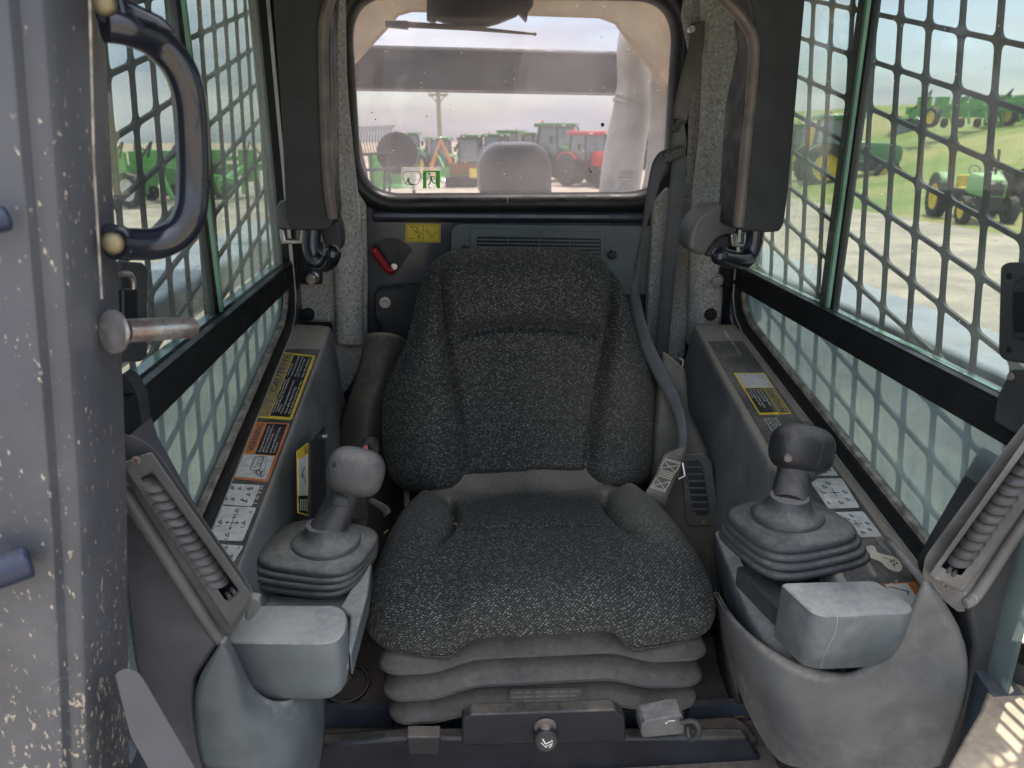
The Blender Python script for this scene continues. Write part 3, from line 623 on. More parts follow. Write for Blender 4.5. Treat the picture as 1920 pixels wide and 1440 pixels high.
def translu(name, c):
    m = bpy.data.materials.new(name); t, N, L = nodes(m); t.nodes.clear(); o = N('ShaderNodeOutputMaterial'); a = N('ShaderNodeBsdfDiffuse'); d = N('ShaderNodeBsdfTranslucent'); d.inputs[0].default_value = (*c, 1); a.inputs[0].default_value = (*c, 1)
    x = N('ShaderNodeMixShader'); x.inputs[0].default_value = .7; L(a.outputs[0], x.inputs[1]); L(d.outputs[0], x.inputs[2]); L(x.outputs[0], o.inputs[0]); return m
M['gsign'] = translu('exit_green_film', (.20, .52, .16))
RW = rear_window()

# ------------------------------------------------------------------ text laid on any quad
def text_mesh(s, bold=False):
    cu = bpy.data.curves.new('t', 'FONT'); cu.body = s; cu.size = 1; cu.resolution_u = 1; cu.offset = .018 if bold else 0
    o = bpy.data.objects.new('t', cu); COL.objects.link(o); dg = bpy.context.evaluated_depsgraph_get(); me = bpy.data.meshes.new_from_object(o.evaluated_get(dg))
    v = [x.co.copy() for x in me.vertices]; f = [tuple(p.vertices) for p in me.polygons]; bpy.data.objects.remove(o); bpy.data.meshes.remove(me); return v, f
def textq(name, lines, fn, mt, parent, bold=False):
    """lines: (string, u, v, height, maxwidth, aspect); fn(u, v) -> point"""
    g = G()
    for s, u, v, h, mw, asp in lines:
        vv, ff = text_mesh(s, bold); wd = max(p.x for p in vv) if vv else 1; k = h / .72; kx = k * asp
        if mw and wd * kx > mw: kx = mw / wd
        g.add([fn(u + p.x * kx, v + p.y * k) for p in vv], ff)
    return build(g, name, mt, parent, flat=True)
def quadfn(c00, c10, c11, c01, pl, off):
    """bilinear patch in the plane; u along c00->c10, v along c00->c01"""
    A = [P(*c, pl=pl, off=off) for c in (c00, c10, c11, c01)]
    def fn(u, v, o=0): return (A[0] * (1 - u) + A[1] * u) * (1 - v) + (A[3] * (1 - u) + A[2] * u) * v + pl[1] * o
    return fn
def rect(fn, u0, v0, u1, v1, o=0, r=0): 
    p = [V((u0, v0, 0)), V((u1, v0, 0)), V((u1, v1, 0)), V((u0, v1, 0))]
    if r: p = rnd(p, r, 3)
    return [fn(a.x, a.y, o) for a in p]
def line(g, fn, pts, wd, o=0, n_=V((0, 0, 1))):
    for a, b in zip(pts, pts[1:]): g.bar(fn(*a, o), fn(*b, o), wd, .0003, n_)

a_ = quadfn((1158, 326), (1188, 326), (1188, 316), (1158, 316), (V((0, YB + .0104, 0)), V((0, -1, 0))), 0)
def glassmark():
    g = G(); lp = [a_(.5 + .46 * cos(k), .2 + .42 * sin(k)) for k in [i * pi / 12 for i in range(25)]]; g.tube(lp, .00045, 4); build(g, 'maker_oval', M['inkg'], RW)
    textq('glass_marking', [('carlglass', .18, .08, .24, .64, 1), ('43R 004 AS-3', .05, -.82, .34, .9, 1), ('M-127 T', .2, -1.6, .28, .6, 1), ('SOLAR TEMP', .1, -2.2, .26, .75, 1), ('MFG UNDER LIC 27', .03, -2.8, .26, .95, 1)], lambda u, v: a_(u, v), M['inkg'], RW)
glassmark()

# ------------------------------------------------------------------ outside of the rear window: machine parts
def machine_rear():
    g = G().slab(rnd([P(x, y, Y=2.75) for x, y in ((902, 385), (897, 300), (925, 268), (1010, 266), (1034, 296), (1036, 385))], .05, 5), (0, .35, 0))
    build(g, 'engine_hood', M['rearbar'], None, 'rounded dark engine hood standing outside the rear window', 'engine hood', bev=.02, seg=3)
    g = G(); a = P(640, 128, Y=2.35); b = P(1185, 140, Y=2.38); g.bar(a, b, .16, .112); build(g, 'lift_arm_crossbar', M['rearbar'], None, 'thick dark crossbar spanning behind the rear window', 'crossbar', bev=.012)
    Yp = 2.2
    pts = crv([P(1200, 20, Y=Yp + .1), P(1187, 85, Y=Yp), P(1190, 150, Y=Yp), P(1186, 200, Y=Yp), P(1170, 290, Y=Yp), P(1156, 400, Y=Yp - .02)], 6)
    t = thing('lift_arm_tube', 'fat grey curved lift arm tube with a welded band', 'lift arm'); n = len(pts)
    build(G().tube(pts, [.038 + .020 * min(1, i / (n * .8)) for i in range(n)], 20), 'tube', M['pipe'], t)
    c0 = P(1188, 184, Y=Yp); d = (P(1183, 196, Y=Yp) - c0).normalized(); build(G().cyl(c0, c0 + d * .012, .054, 24), 'band', M['pipe'], t); build(G().cyl(c0 + d * .018, c0 + d * .026, .052, 24), 'band', M['pipe'], t)
    g = G().slab(rnd([P(x, y, Y=2.1) for x, y in ((1222, 112), (1240, 100), (1275, 105), (1275, 380), (1195, 400), (1214, 330), (1222, 240))], .03), (0, .03, 0)); build(g, 'lift_arm_plate', M['pipe'], None, 'tall pale grey steel plate at the right edge outside', 'steel plate', bev=.004)
    hose = [P(x, y, Y=2.25) for x, y in ((663, 215), (672, 270), (686, 330), (694, 390))]; build(G().tube(crv(hose, 5), .006, 8), 'hydraulic_hose', M['dgrey'], None, 'thin grey hose curving down the left edge outside', 'hose')
    # tan boom frame over the window
    Yf = 2.0; th = (0, .05, 0); t = thing('loader_boom', 'tan boom frame arching over the rear window outside', 'boom frame')
    g = G().slab([P(x, y, Y=Yf) for x, y in ((560, 190), (640, 140), (728, 45), (745, 24), (770, 17), (930, 20), (1010, 25), (1130, 29), (1160, 40), (1180, 68), (1225, 125), (1300, 215), (1380, 215), (1380, -160), (560, -160))], th)
    build(g, 'underside_plate', M['tan'], t, flat=True, fixn=True)
    for x, y in ((1082, 11), (1133, 12.5)): c = P(x, y, Y=Yf - .001); build(G().cyl(c, c + V((0, -.002, 0)), .0035, 12), 'rivet', M['white'], t)
    # wiper and its motor at the top of the glass
    t = thing('rear_wiper', 'rear wiper arm with its motor cover and toothed gear', 'wiper'); Yw = YB + .035
    g = G().slab([P(x, y, Y=Yw) for x, y in ((800, -30), (800, 36), (815, 42), (818, 36), (850, 45), (905, 50), (935, 42), (970, 28), (974, 24), (988, 39), (990, 24), (1000, 10), (1000, -30))], (0, .03, 0)); build(g, 'motor_cover', M['dgrey'], t, flat=True, fixn=True)
    g = G()
    for i in range(16): c = P(830 + i * 3.5, 42.5 + 2.5 * sin(i / 15 * 2), Y=Yw); g.box(c, (.0018, .004, .006))
    build(g, 'gear_teeth', M['dgrey'], t)
    build(G().slab(rnd([P(x, y, Y=Yw) for x, y in ((722, 37), (765, 38), (765, 54), (722, 50))], .003), (0, .02, 0)), 'arm_socket', M['trim'], t, bev=.002)
    build(G().tube([P(765, 46, Y=Yw), P(880, 53, Y=Yw), P(1003, 64, Y=Yw)], [.006, .0045, .0022], 8), 'arm', M['trim'], t); build(G().sup(P(1003, 64, Y=Yw), (.0035,) * 3, 1, 1, n=12, k=8), 'arm_tip', M['trim'], t)
machine_rear()

def lift_arms():
    for s_, X0, zt, lab in ((1, .70, 1.405, 'pale blue grey lift arm running outside the right window'), (-1, -.47, 1.452, 'pale blue grey lift arm running outside the left window')):
        g = G().box((X0 + s_ * .075, .9, zt - .035), (.15, 3.0, .07)); build(g, 'loader_boom', M['armpaint'], None, lab, 'lift arm', bev=.012, seg=3)
        g = G().box((X0 + s_ * .10, .9, .20), (.34, 2.6, .80)); build(g, 'track_housing', M['armpaint'], None, 'dark track housing below the %s lift arm' % ('right' if s_ > 0 else 'left'), 'track housing', bev=.02)
M['armpaint'] = mat('sky_tinted_arm_paint', (.26, .30, .34), .35, dust=(.4, .38, .34), damt=.4, cc=.2)  # pale blue base colour holds the sky's reflection on the arms
lift_arms()
# ------------------------------------------------------------------ side windows, guards
PY, PZ, SL, LN = .0675, .0645, .24, .17
def guard(s, X, label):
    """punched steel guard: leaning rounded openings in one sheet"""
    g = G(); a = .0303; b = .0291; r = .010; GY0, GZ0 = (.874, 1.735) if s > 0 else (.900, 1.759)
    for k in range(-9, 12):
        y = GY0 + (k + .5) * PY
        if y < .69 or y > 1.66: continue
        for j in range(-14, 5):
            z = GZ0 + SL * (y - GY0) + (j + .5) * PZ
            if z < .80 or z > 2.05: continue
            hy, hz = PY / 2, PZ / 2
            def pt(u, v): return V((X, y + u + LN * (z + v + SL * u - GZ0), z + v + SL * u))
            inner = rnd([V((-a, -b, 0)), V((a, -b, 0)), V((a, b, 0)), V((-a, b, 0))], r, 4)
            ou = []
            for p in inner:
                q = max(abs(p.x) / hy, abs(p.y) / hz); 
                if abs(p.x) > a - r * .55 and abs(p.y) > b - r * .55: ou.append(V((math.copysign(hy, p.x), math.copysign(hz, p.y), 0)))
                else: ou.append(V((p.x / q, p.y / q, 0)))
            g.ring([pt(p.x, p.y) for p in ou], [pt(p.x, p.y) for p in inner], (s * .0045, 0, 0))
    t = thing('window_guard', label, 'window guard')
    return build(g, 'guard_mesh', M['guard'], t, flat=True, fixn=True), t
guard(-1, XL - .045, 'punched dark steel guard outside the left side window')
guard(1, XR + .045, 'punched dark steel guard outside the right side window')

def side_window(s, X):
    rt = s > 0; side = 'right' if rt else 'left'
    t = thing('side_window', ('%s side window with sliding glass over a scratched lower pane' % side), 'window')
    gx = X + s * .014
    yd = 1.085 if not rt else 1.13                # edge of the sliding pane
    zt = 1.96; zr = 1.452 if not rt else 1.432
    g = G().box((gx + s * .012, (.63 + yd + .03) / 2, (zt + zr - .01) / 2), (.005, yd + .03 - .63, zt - zr + .03)); build(g, 'front_pane', M['g_up'], t, flat=True)
    g = G().box((gx, (yd + 1.5) / 2, (zt + zr - .01) / 2), (.005, 1.5 - yd, zt - zr + .03)); build(g, 'sliding_pane', M['g_slide'], t, flat=True)
    g = G().box((gx, yd - .0035, (zt + zr) / 2), (.0052, .007, zt - zr + .02)); build(g, 'glass_edge', M['gbright'], t, flat=True)
    g = G().box((gx + s * .014, yd + .012, (zt + zr) / 2), (.012, .030, zt - zr + .02)); g.box((gx + s * .016, yd + .040, (zt + zr) / 2), (.004, .030, zt - zr + .02)); build(g, 'divider_seal', M['sill'], t, bev=.002)
    # lower pane, following the sloping sill
    lo = [(.63, sillz(.63, rt) - .05), (1.40, sillz(1.40, rt) - .005), (1.475, sillz(1.5, rt) + .03), (1.475, zr - .01), (.63, zr - .01)]
    g = G().slab([V((gx, y, z)) for y, z in lo], (s * .005, 0, 0)); build(g, 'lower_pane', M['g_low'], t, flat=True, fixn=True)
    # rail between the panes
    dz = -.006 if not rt else -.010
    g = G().box((X + s * .006, 1.065, zr - .012), (.026, 0.87, .040), Matrix.Rotation(R(.6 if not rt else .8), 3, 'X')); build(g, 'middle_rail', M['rail'], t, bev=.003)
    g = G().box((X - s * .001, 1.065, zr + .010), (.010, 0.87, .004), Matrix.Rotation(R(.6 if not rt else .8), 3, 'X')); build(g, 'dusty_channel', M['sill'], t)
    g = G().box((X + s * .030, 1.065, zr - .004), (.02, 0.87, .012), Matrix.Rotation(R(.6), 3, 'X')); build(g, 'outer_channel', M['gbright'], t)
    # rear upright and sloping lower frame with a bright lip
    g = G().box((X + s * .004, 1.497, 1.72), (.030, .034, .62)); build(g, 'rear_upright', M['sill'], t, bev=.004)
    g = G().box((X - s * .006, 1.477, 1.72), (.006, .004, .60)); build(g, 'upright_lip', M['lip'], t)
    path = [V((X, 1.475, zr - .02)), V((X, 1.475, sillz(1.475, rt) + .045)), V((X, 1.455, sillz(1.455, rt) + .016)), V((X, 1.41, sillz(1.41, rt))), V((X, 1.0, sillz(1.0, rt))), V((X, .705, sillz(.705, rt)))]
    path = rnd(path, [0, .03, .03, .03, 0, 0], 5, closed=True) if False else path
    def band(prof):
        rings = []
        for i, p in enumerate(path):
            tt = (path[min(i + 1, len(path) - 1)] - path[max(i - 1, 0)]).normalized(); o = tt.cross(V((1, 0, 0))); 
            if o.dot(V((0, -.6, 1))) < 0: o = -o
            rings.append([p + o * a + V((-s * b, 0, 0)) for a, b in prof])
        return G().loft(rings)
    build(band([(.018, -.02), (.018, .002), (.010, .006), (-.010, .008), (-.024, .004), (-.024, -.02)]), 'lower_frame', M['sill'], t, fixn=True)
    build(band([(.003, .0075), (.003, .0095), (-.0005, .0095), (-.0005, .0075)]), 'frame_lip', M['lip'], t, fixn=True)
    build(band([(.026, -.010), (.026, -.002), (.0185, -.002), (.0185, -.010)]), 'dusty_seal', M['tan_seal'], t, fixn=True)
    return t
side_window(-1, XL); side_window(1, XR)

# ------------------------------------------------------------------ felt liners
def felt_liners():
    L_ = [(596, -60), (640, -60), (632, 60), (634, 300), (660, 345), (686, 385), (689, 520), (688, 672), (668, 704), (648, 738), (626, 746), (622, 606), (560, 604), (520, 604), (520, 470), (560, 300)]
    g = G().slab([P(x, y, Y=1.565) for x, y in L_], (0, .02, 0)); t = build(g, 'felt_liner', M['felt'], None, 'grey felt lining of the left rear corner', 'felt lining', bev=.008, seg=3, fixn=True)
    # bulge where it wraps the corner post
    R_ = [(1290, -60), (1440, -60), (1430, 605), (1300, 605), (1288, 640), (1286, 684), (1272, 690), (1246, 664), (1250, 500), (1262, 380), (1290, 330), (1298, 120), (1280, 30)]
    g = G().slab([P(x, y, Y=1.56) for x, y in R_], (0, .02, 0)); t2 = build(g, 'felt_liner', M['felt'], None, 'grey felt lining of the right rear corner behind the belt', 'felt lining', bev=.008, seg=3, fixn=True)
    # narrow felt strip left of the belt
    g = G().slab([P(x, y, Y=1.55) for x, y in ((1232, 378), (1256, 350), (1256, 420), (1243, 690), (1212, 640), (1218, 520), (1226, 400))], (0, .03, 0)); build(g, 'felt_strip', M['felt'], None, 'narrow felt strip between the belt and the rear window seal', 'felt strip', bev=.005, seg=2, fixn=True)
    # rounded felt post covers
    for pts, lab in (([(612, -60, 618, -60), (640, 300, 0, 0)], ''),): pass
    def post(pl, rr, lab):
        pts = crv([P(x, y, Y=yy) for x, y, yy in pl], 5); n = len(pts)
        build(G().tube(pts, [rr] * n, 18, sq=1.2), 'felt_post_cover', M['felt'], None, lab, 'felt cover', fixn=True)
    post([(1345, -60, 1.52), (1352, 100, 1.52), (1345, 250, 1.52), (1330, 380, 1.52), (1322, 560, 1.53), (1318, 640, 1.545)], .030, 'rounded felt cover of the right corner post')
    post([(618, -60, 1.54), (622, 150, 1.54), (640, 330, 1.54), (652, 450, 1.545), (656, 640, 1.55)], .024, 'rounded felt cover of the left corner post')
    for (x, y, Y_, lab) in ((577, 590, 1.555, 'black round plug in the left felt lining'), (1333, 590, 1.50, 'black round plug in the right felt lining')):
        c = P(x, y, Y=Y_); build(G().lathe([(.001, .006), (.011, .005), (.0135, .0), (.0135, -.004)], 24, Matrix.Translation(c) @ Matrix.Rotation(pi / 2, 4, 'X')), 'felt_plug', M['rubber'], None, lab, 'plug')
    for (x0, y0, x1, y1, Y_, cx_, cy_, lab) in ((546, 455, 604, 533, 1.545, 582, 524, 'left'), (1318, 485, 1374, 538, 1.50, 1345, 530, 'right')):
        t = thing('latch_recess', 'dark square recess with a steel pin in the %s felt lining' % lab, 'recess')
        build(G().slab(rnd([P(x0, y0, Y=Y_), P(x1, y0, Y=Y_), P(x1, y1, Y=Y_), P(x0, y1, Y=Y_)], .004), (0, .012, 0)), 'recess_plate', M['black'], t, flat=True)
        c = P(cx_, cy_, Y=Y_ - .02); build(G().cyl(c, c + V((.01, .045, .012)), .011, 20), 'pin', M['steel'], t, bev=.001); build(G().cyl(c + V((.003, .012, .003)), c + V((.004, .016, .004)), .013, 20), 'collar', M['steel'], t)
felt_liners()

# ------------------------------------------------------------------ restraint bar arms with foam pads
def pad(s):
    if s < 0:
        Yp = 1.24; lab = 'left'
        o = [(500, -70), (622, -70), (618, 60), (622, 330), (627, 400), (620, 428), (600, 432), (555, 432), (540, 424), (536, 400), (527, 200), (512, 0)]
        tr = [(640, -60), (618, 0), (606, 60), (608, 180), (614, 330), (624, 410)]
        hk = [(586, 425, 1.26), (584, 462, 1.255), (592, 487, 1.25), (606, 494, 1.24), (617, 488, 1.225), (622, 476, 1.21)]
    else:
        Yp = 1.20; lab = 'right'
        o = [(1395, -70), (1516, -70), (1508, 20), (1492, 200), (1478, 360), (1470, 420), (1462, 434), (1440, 436), (1388, 432), (1376, 425), (1380, 400), (1394, 200), (1420, 80), (1412, 20)]
        tr = [(1330, -40), (1360, 0), (1392, 35), (1413, 80), (1410, 160), (1400, 260), (1390, 370), (1384, 425)]
        hk = [(1418, 425, 1.22), (1413, 460, 1.22), (1402, 483, 1.215), (1383, 488, 1.20), (1362, 484, 1.185), (1350, 480, 1.175)]
    t = thing('restraint_arm', 'raised restraint arm with black foam pad and tube end on the %s' % lab, 'restraint arm')
    g = G().slab(rnd([P(x, y, Y=Yp) for x, y in o], .004, 2), (0, .085, 0)); build(g, 'foam_pad', M['pad'], t, bev=.012, seg=4, fixn=True)
    pts = crv([P(x, y, Y=Yp - .001) for x, y in tr], 6)
    build(G().tube(pts, .0085, 10, sq=1.25), 'pad_edge', M['trim'], t)
    build(G().tube(crv([P(x, y, Y=yy) for x, y, yy in hk], 5), .0145, 18), 'tube_handle', M['handle'], t)
    e = P(hk[-1][0], hk[-1][1], Y=hk[-1][2]); build(G().sup(e, (.0145, .0145, .0145), 1, 1, n=16, k=10), 'tube_cap', M['handle'], t)
    # pivot cover
    if s < 0:
        pc = [(518, 385), (527, 375), (560, 373), (575, 420), (575, 432), (545, 431), (518, 430)]
        g = G().slab(rnd([P(x, y, Y=1.30) for x, y in pc], .008, 4), (0, .06, 0)); build(g, 'pivot_cover', M['plastic_w'], t, bev=.012, seg=3, fixn=True)
        g = G().slab(rnd([P(x, y, Y=1.33) for x, y in ((600, 390), (622, 385), (638, 420), (642, 455), (636, 475), (612, 470), (600, 440))], .012, 4), (0, .05, 0)); build(g, 'pivot_cover', M['dark'], t, bev=.01, seg=3, fixn=True)
        g = G().slab([P(x, y, Y=1.29) for x, y in ((523, 430), (533, 430), (535, 450), (562, 451), (564, 430), (572, 430), (570, 458), (527, 458))], (0, .02, 0)); build(g, 'bracket', M['steel'], t, bev=.002)
    else:
        pc = [(1291, 466), (1294, 436), (1306, 408), (1330, 388), (1360, 383), (1384, 386), (1384, 438), (1352, 442), (1334, 460), (1322, 482), (1302, 474)]
        g = G().slab(rnd([P(x, y, Y=1.27) for x, y in pc], .012, 4), (0, .07, 0)); build(g, 'pivot_cover', M['plastic_w'], t, bev=.014, seg=4, fixn=True)
        g = G().slab([P(x, y, Y=1.285) for x, y in ((1322, 480), (1336, 456), (1352, 441), (1370, 440), (1366, 470), (1350, 484))], (0, .03, 0)); build(g, 'pivot_inner', M['dark'], t, bev=.004)
        g = G().slab([P(x, y, Y=1.28) for x, y in ((1370, 438), (1382, 438), (1384, 456), (1396, 457), (1396, 438), (1404, 438), (1402, 464), (1372, 463))], (0, .02, 0)); build(g, 'bracket', M['steel'], t, bev=.002)
pad(-1); pad(1)
def void():  # black slabs put the shade of the gaps beside the pads into colour
    g = G().slab([P(x, y, Y=1.50) for x, y in ((1378, -60), (1420, -60), (1420, 380), (1366, 380), (1372, 200), (1378, 60))], (0, .03, 0)); build(g, 'gap_shade_slab', M['black'], None, 'black slab standing in for the shaded gap between the felt post and the right pad', 'channel', bev=.004, fixn=True)
    g = G().slab([P(x, y, Y=1.50) for x, y in ((500, -60), (530, -60), (545, 400), (552, 470), (520, 470), (512, 300))], (0, .03, 0)); build(g, 'gap_shade_slab', M['black'], None, 'black slab standing in for the shaded gap beside the left pad', 'channel', bev=.004, fixn=True)
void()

# ------------------------------------------------------------------ rear panel fittings
def rear_fittings():
    y = YB - .001
    # yellow sticker
    fn = quadfn((760, 454), (826, 455), (826, 420), (761, 419), (V((0, y, 0)), V((0, -1, 0))), .0006)
    t = thing('warning_sticker', 'small yellow sticker with bucket and pin drawings under the rear window', 'sticker')
    build(G().slab(rect(fn, 0, 0, 1, 1, 0, .06), (0, .0006, 0)), 'yellow_backing', M['yellow'], t, flat=True)
    g = G(); n_ = V((0, 1, 0)); line(g, fn, [(.04, .06), (.96, .06), (.96, .94), (.04, .94), (.04, .06)], .0008, .0006, n_); line(g, fn, [(.5, .04), (.5, .96)], .0009, .0006, n_)
    line(g, fn, [(.12, .85), (.35, .82), (.32, .52), (.12, .85)], .0012, .0006, n_); line(g, fn, [(.32, .55), (.46, .42)], .001, .0006, n_); line(g, fn, [(.38, .12), (.38, .38), (.35, .3)], .001, .0006, n_); line(g, fn, [(.38, .38), (.41, .3)], .001, .0006, n_)
    line(g, fn, [(.56, .6), (.6, .66), (.78, .32), (.73, .26), (.56, .6)], .0008, .0006, n_); line(g, fn, [(.78, .32), (.92, .6)], .0006, .0006, n_); line(g, fn, [(.08, .2), (.24, .2)], .0006, .0006, n_)
    build(g, 'printed_drawing', M['ink'], t, flat=True)
    # lever in its round recess
    t = thing('release_lever', 'red lever in a dark fan shaped recess on the rear wall', 'lever')
    c = (733, 503); pts = [(690, 474)] + [(733 + 43 * sin(a), 487 - 38 * cos(a)) for a in [-1.0 + .2 * i for i in range(11)]] + [(772, 472), (735, 515)]
    build(G().slab([P(x, yy, Y=YB - .003) for x, yy in ((690, 476), (697, 464), (710, 452), (728, 446), (746, 448), (762, 458), (773, 470), (752, 500), (736, 520), (712, 500))], (0, .003, 0)), 'recess', M['black'], t, flat=True, fixn=True)
    build(G().tube(crv([P(702, 470, Y=YB - .03), P(712, 484, Y=YB - .026), P(724, 501, Y=YB - .022), P(730, 507, Y=YB - .02), P(736, 505, Y=YB - .018)], 5), .0075, 14), 'red_handle', M['red'], t)
    p = P(739, 500, Y=YB - .02); build(G().cyl(p, p + V((0, .02, 0)), .0065, 16), 'pivot', M['steel'], t); e = P(702, 470, Y=YB - .03); build(G().sup(e, (.0075,) * 3, 1, 1, n=12, k=8), 'handle_tip', M['red'], t)
    # bracket with a washer and nut
    t = thing('seat_belt_bracket', 'black bracket with a shiny bolt on the rear wall left of the seat', 'bracket')
    g = G().slab(rnd([P(x, yy, Y=YB - .035) for x, yy in ((702, 548), (718, 542), (790, 536), (790, 640), (716, 640), (714, 610), (702, 596))], .008), (0, .03, 0)); build(g, 'plate', M['dark'], t, bev=.004, fixn=True)
    m = Matrix.Translation(P(722, 567, Y=YB - .036)) @ Matrix.Rotation(pi / 2, 4, 'X')
    build(G().lathe([(.001, .002), (.0115, .002), (.0115, -.001), (.001, -.001)], 24, m), 'washer', M['steel'], t); build(G().lathe([(.001, .009), (.0055, .009), (.0062, .007), (.0062, .002), (.001, .002)], 6, m), 'nut', M['steel'], t); build(G().lathe([(.001, .013), (.003, .013), (.003, .008), (.001, .008)], 12, m), 'stud', M['steel'], t)
    # grey vent panel with slats
    Yv = YB - .02; t = thing('vent_unit', 'grey plastic panel with a slatted vent above the seat back', 'vent panel')
    out = rnd([V(p) for p in ((846, 560, 0), (846, 430, 0), (858, 420, 0), (1226, 424, 0), (1226, 552, 0))], [0, 12, 10, 2, 2], 5)
    build(G().slab([P(p.x, p.y, Y=Yv) for p in out], (0, .018, 0)), 'panel', M['panelg'], t, bev=.003, fixn=True)
    rp_ = rnd([V((882, 480, 0)), V((882, 432, 0)), V((890, 428, 0)), V((1128, 432, 0)), V((1156, 424, 0)), V((1160, 432, 0)), V((1136, 446, 0)), V((1134, 480, 0))], 3, 3)
    Yq = Yv - .004
    o4 = [P(*p, Y=Yq) for p in ((882, 482), (882, 428), (1136, 434), (1136, 484))]; i4 = [P(*p, Y=Yq) for p in ((895, 480), (895, 444), (1126, 448), (1126, 482))]
    build(G().ring(o4, i4, (0, .006, 0)), 'vent_frame', M['panelg'], t, bev=.0015)
    build(G().slab([P(*p, Y=Yv - .0006) for p in ((893, 482), (893, 441), (1128, 445), (1128, 484))], (0, .002, 0)), 'dark_opening', M['black'], t, flat=True, fixn=True)
    for i in range(5):
        yy = 449 + i * 7; build(G().bar(P(896, yy, Y=Yq), P(1125, yy + 3, Y=Yq), .003, .0034), 'slat', M['panelg'], t)
    for x in (953, 1011, 1068): build(G().bar(P(x, 444, Y=Yq - .001), P(x, 482, Y=Yq - .001), .0018, .004, (0, 1, 0)), 'divider', M['panelg'], t)
    c = P(1012, 438, Y=Yq - .001); g = G()
    for a in range(3): g.slab([c + V((.0075 * cos(a * 2.09 + 1.57) + .0028 * cos(k), 0, .0075 * sin(a * 2.09 + 1.57) * .6 + .0028 * sin(k))) for k in [i * pi / 5 for i in range(10)]], (0, -.0015, 0))
    g.cyl(c, c + V((0, -.0015, 0)), .004, 12); build(g, 'moulded_symbol', M['panelg'], t)
    for x, yy, lab in ((872, 468, 'left'), (1148, 478, 'right')):
        c = P(x, yy, Y=Yv - .012); g = G(); pr = []
        ring = [((.0105 if k % 2 else .0075), k * pi / 5) for k in range(10)]
        g.loft([[c + V((r * cos(a), d, r * sin(a))) for r, a in ring] for d in (-.006, .006)]); g.cyl(c, c + V((0, .014, 0)), .004, 10)
        build(g, 'hand_screw', M['dark'], None, 'star shaped hand screw at the %s top of the seat back' % lab, 'hand screw', bev=.0015)
rear_fittings()

# ------------------------------------------------------------------ shoulder covers beside the seat
def shoulders():
    rows = [[(684, 628, 1.43), (700, 624, 1.425), (730, 625, 1.425), (752, 631, 1.43), (760, 640, 1.46)],
            [(683, 660, 1.42), (704, 655, 1.405), (730, 656, 1.40), (754, 660, 1.42), (768, 664, 1.46)],
            [(668, 715, 1.40), (690, 712, 1.375), (716, 715, 1.37), (742, 718, 1.40), (760, 720, 1.44)],
            [(642, 775, 1.38), (668, 770, 1.345), (698, 775, 1.335), (724, 780, 1.37), (745, 785, 1.42)],
            [(635, 835, 1.36), (658, 832, 1.325), (690, 836, 1.315), (716, 842, 1.35), (740, 850, 1.40)],
            [(640, 940, 1.33), (660, 940, 1.30), (690, 945, 1.29), (712, 950, 1.33), (735, 955, 1.38)],
            [(640, 1080, 1.25), (660, 1080, 1.22), (690, 1085, 1.21), (712, 1090, 1.25), (735, 1095, 1.30)]]
    g = G().grid([[P(x, y, Y=Y_) for x, y, Y_ in r] for r in rows]); build(g, 'shoulder_cover', M['shoulder'], None, 'olive grey moulded cover left of the seat back', 'cover', sub=2, sol=.004)
    # right cover with vent
    pts = [(1243, 655), (1262, 668), (1288, 692), (1294, 770), (1330, 846), (1340, 900), (1352, 985), (1360, 1110), (1290, 1110), (1225, 960), (1228, 800)]
    Y0 = 1.16; pl = (P(1300, 980, Y=1.13), nrm((-.10, -1, .35)))
    g = G().slab([P(x, y, pl=pl) for x, y in pts], (0.0, .04, -.02)); t = build(g, 'vent_cover', M['shoulder'], None, 'olive grey cover with a louvred air vent right of the seat', 'vent cover', bev=.008, seg=3, fixn=True)
    f = [(1276, 852), (1318, 850), (1334, 866), (1348, 978), (1340, 986), (1292, 986), (1284, 975)]
    g = G().slab(rnd([P(x, y, pl=pl, off=.004) for x, y in f], .003), -pl[1] * .006); build(g, 'vent_frame', M['shoulder'], t, bev=.0015, fixn=True)
    op = [(1284, 864), (1308, 862), (1316, 872), (1330, 958), (1324, 966), (1306, 966), (1298, 956)]
    g = G().slab(rnd([P(x, y, pl=pl, off=.0046) for x, y in op], .003), -pl[1] * .001); build(g, 'dark_opening', M['black'], t, flat=True, fixn=True)
    for i in range(7):
        yy = 875 + i * 13; dx = i * 2.1
        build(G().bar(P(1283 + dx, yy, pl=pl, off=.007), P(1314 + dx, yy + .5, pl=pl, off=.007), .0035, .0032, pl[1]), 'louvre', M['shoulder'], t)
    c = P(1318, 979, pl=pl, off=.0045); build(G().cyl(c, c + pl[1] * .001, .003, 12), 'screw', M['trim'], t)
    # left twin vent, mostly hidden behind the joystick
    g = G().slab(rnd([P(x, y, Y=1.16) for x, y in ((655, 936), (688, 936), (694, 975), (658, 975))], .004), (0, .01, 0)); build(g, 'floor_vent', M['dark'], None, 'dark air vent low behind the left joystick', 'vent', bev=.002, fixn=True)
shoulders()

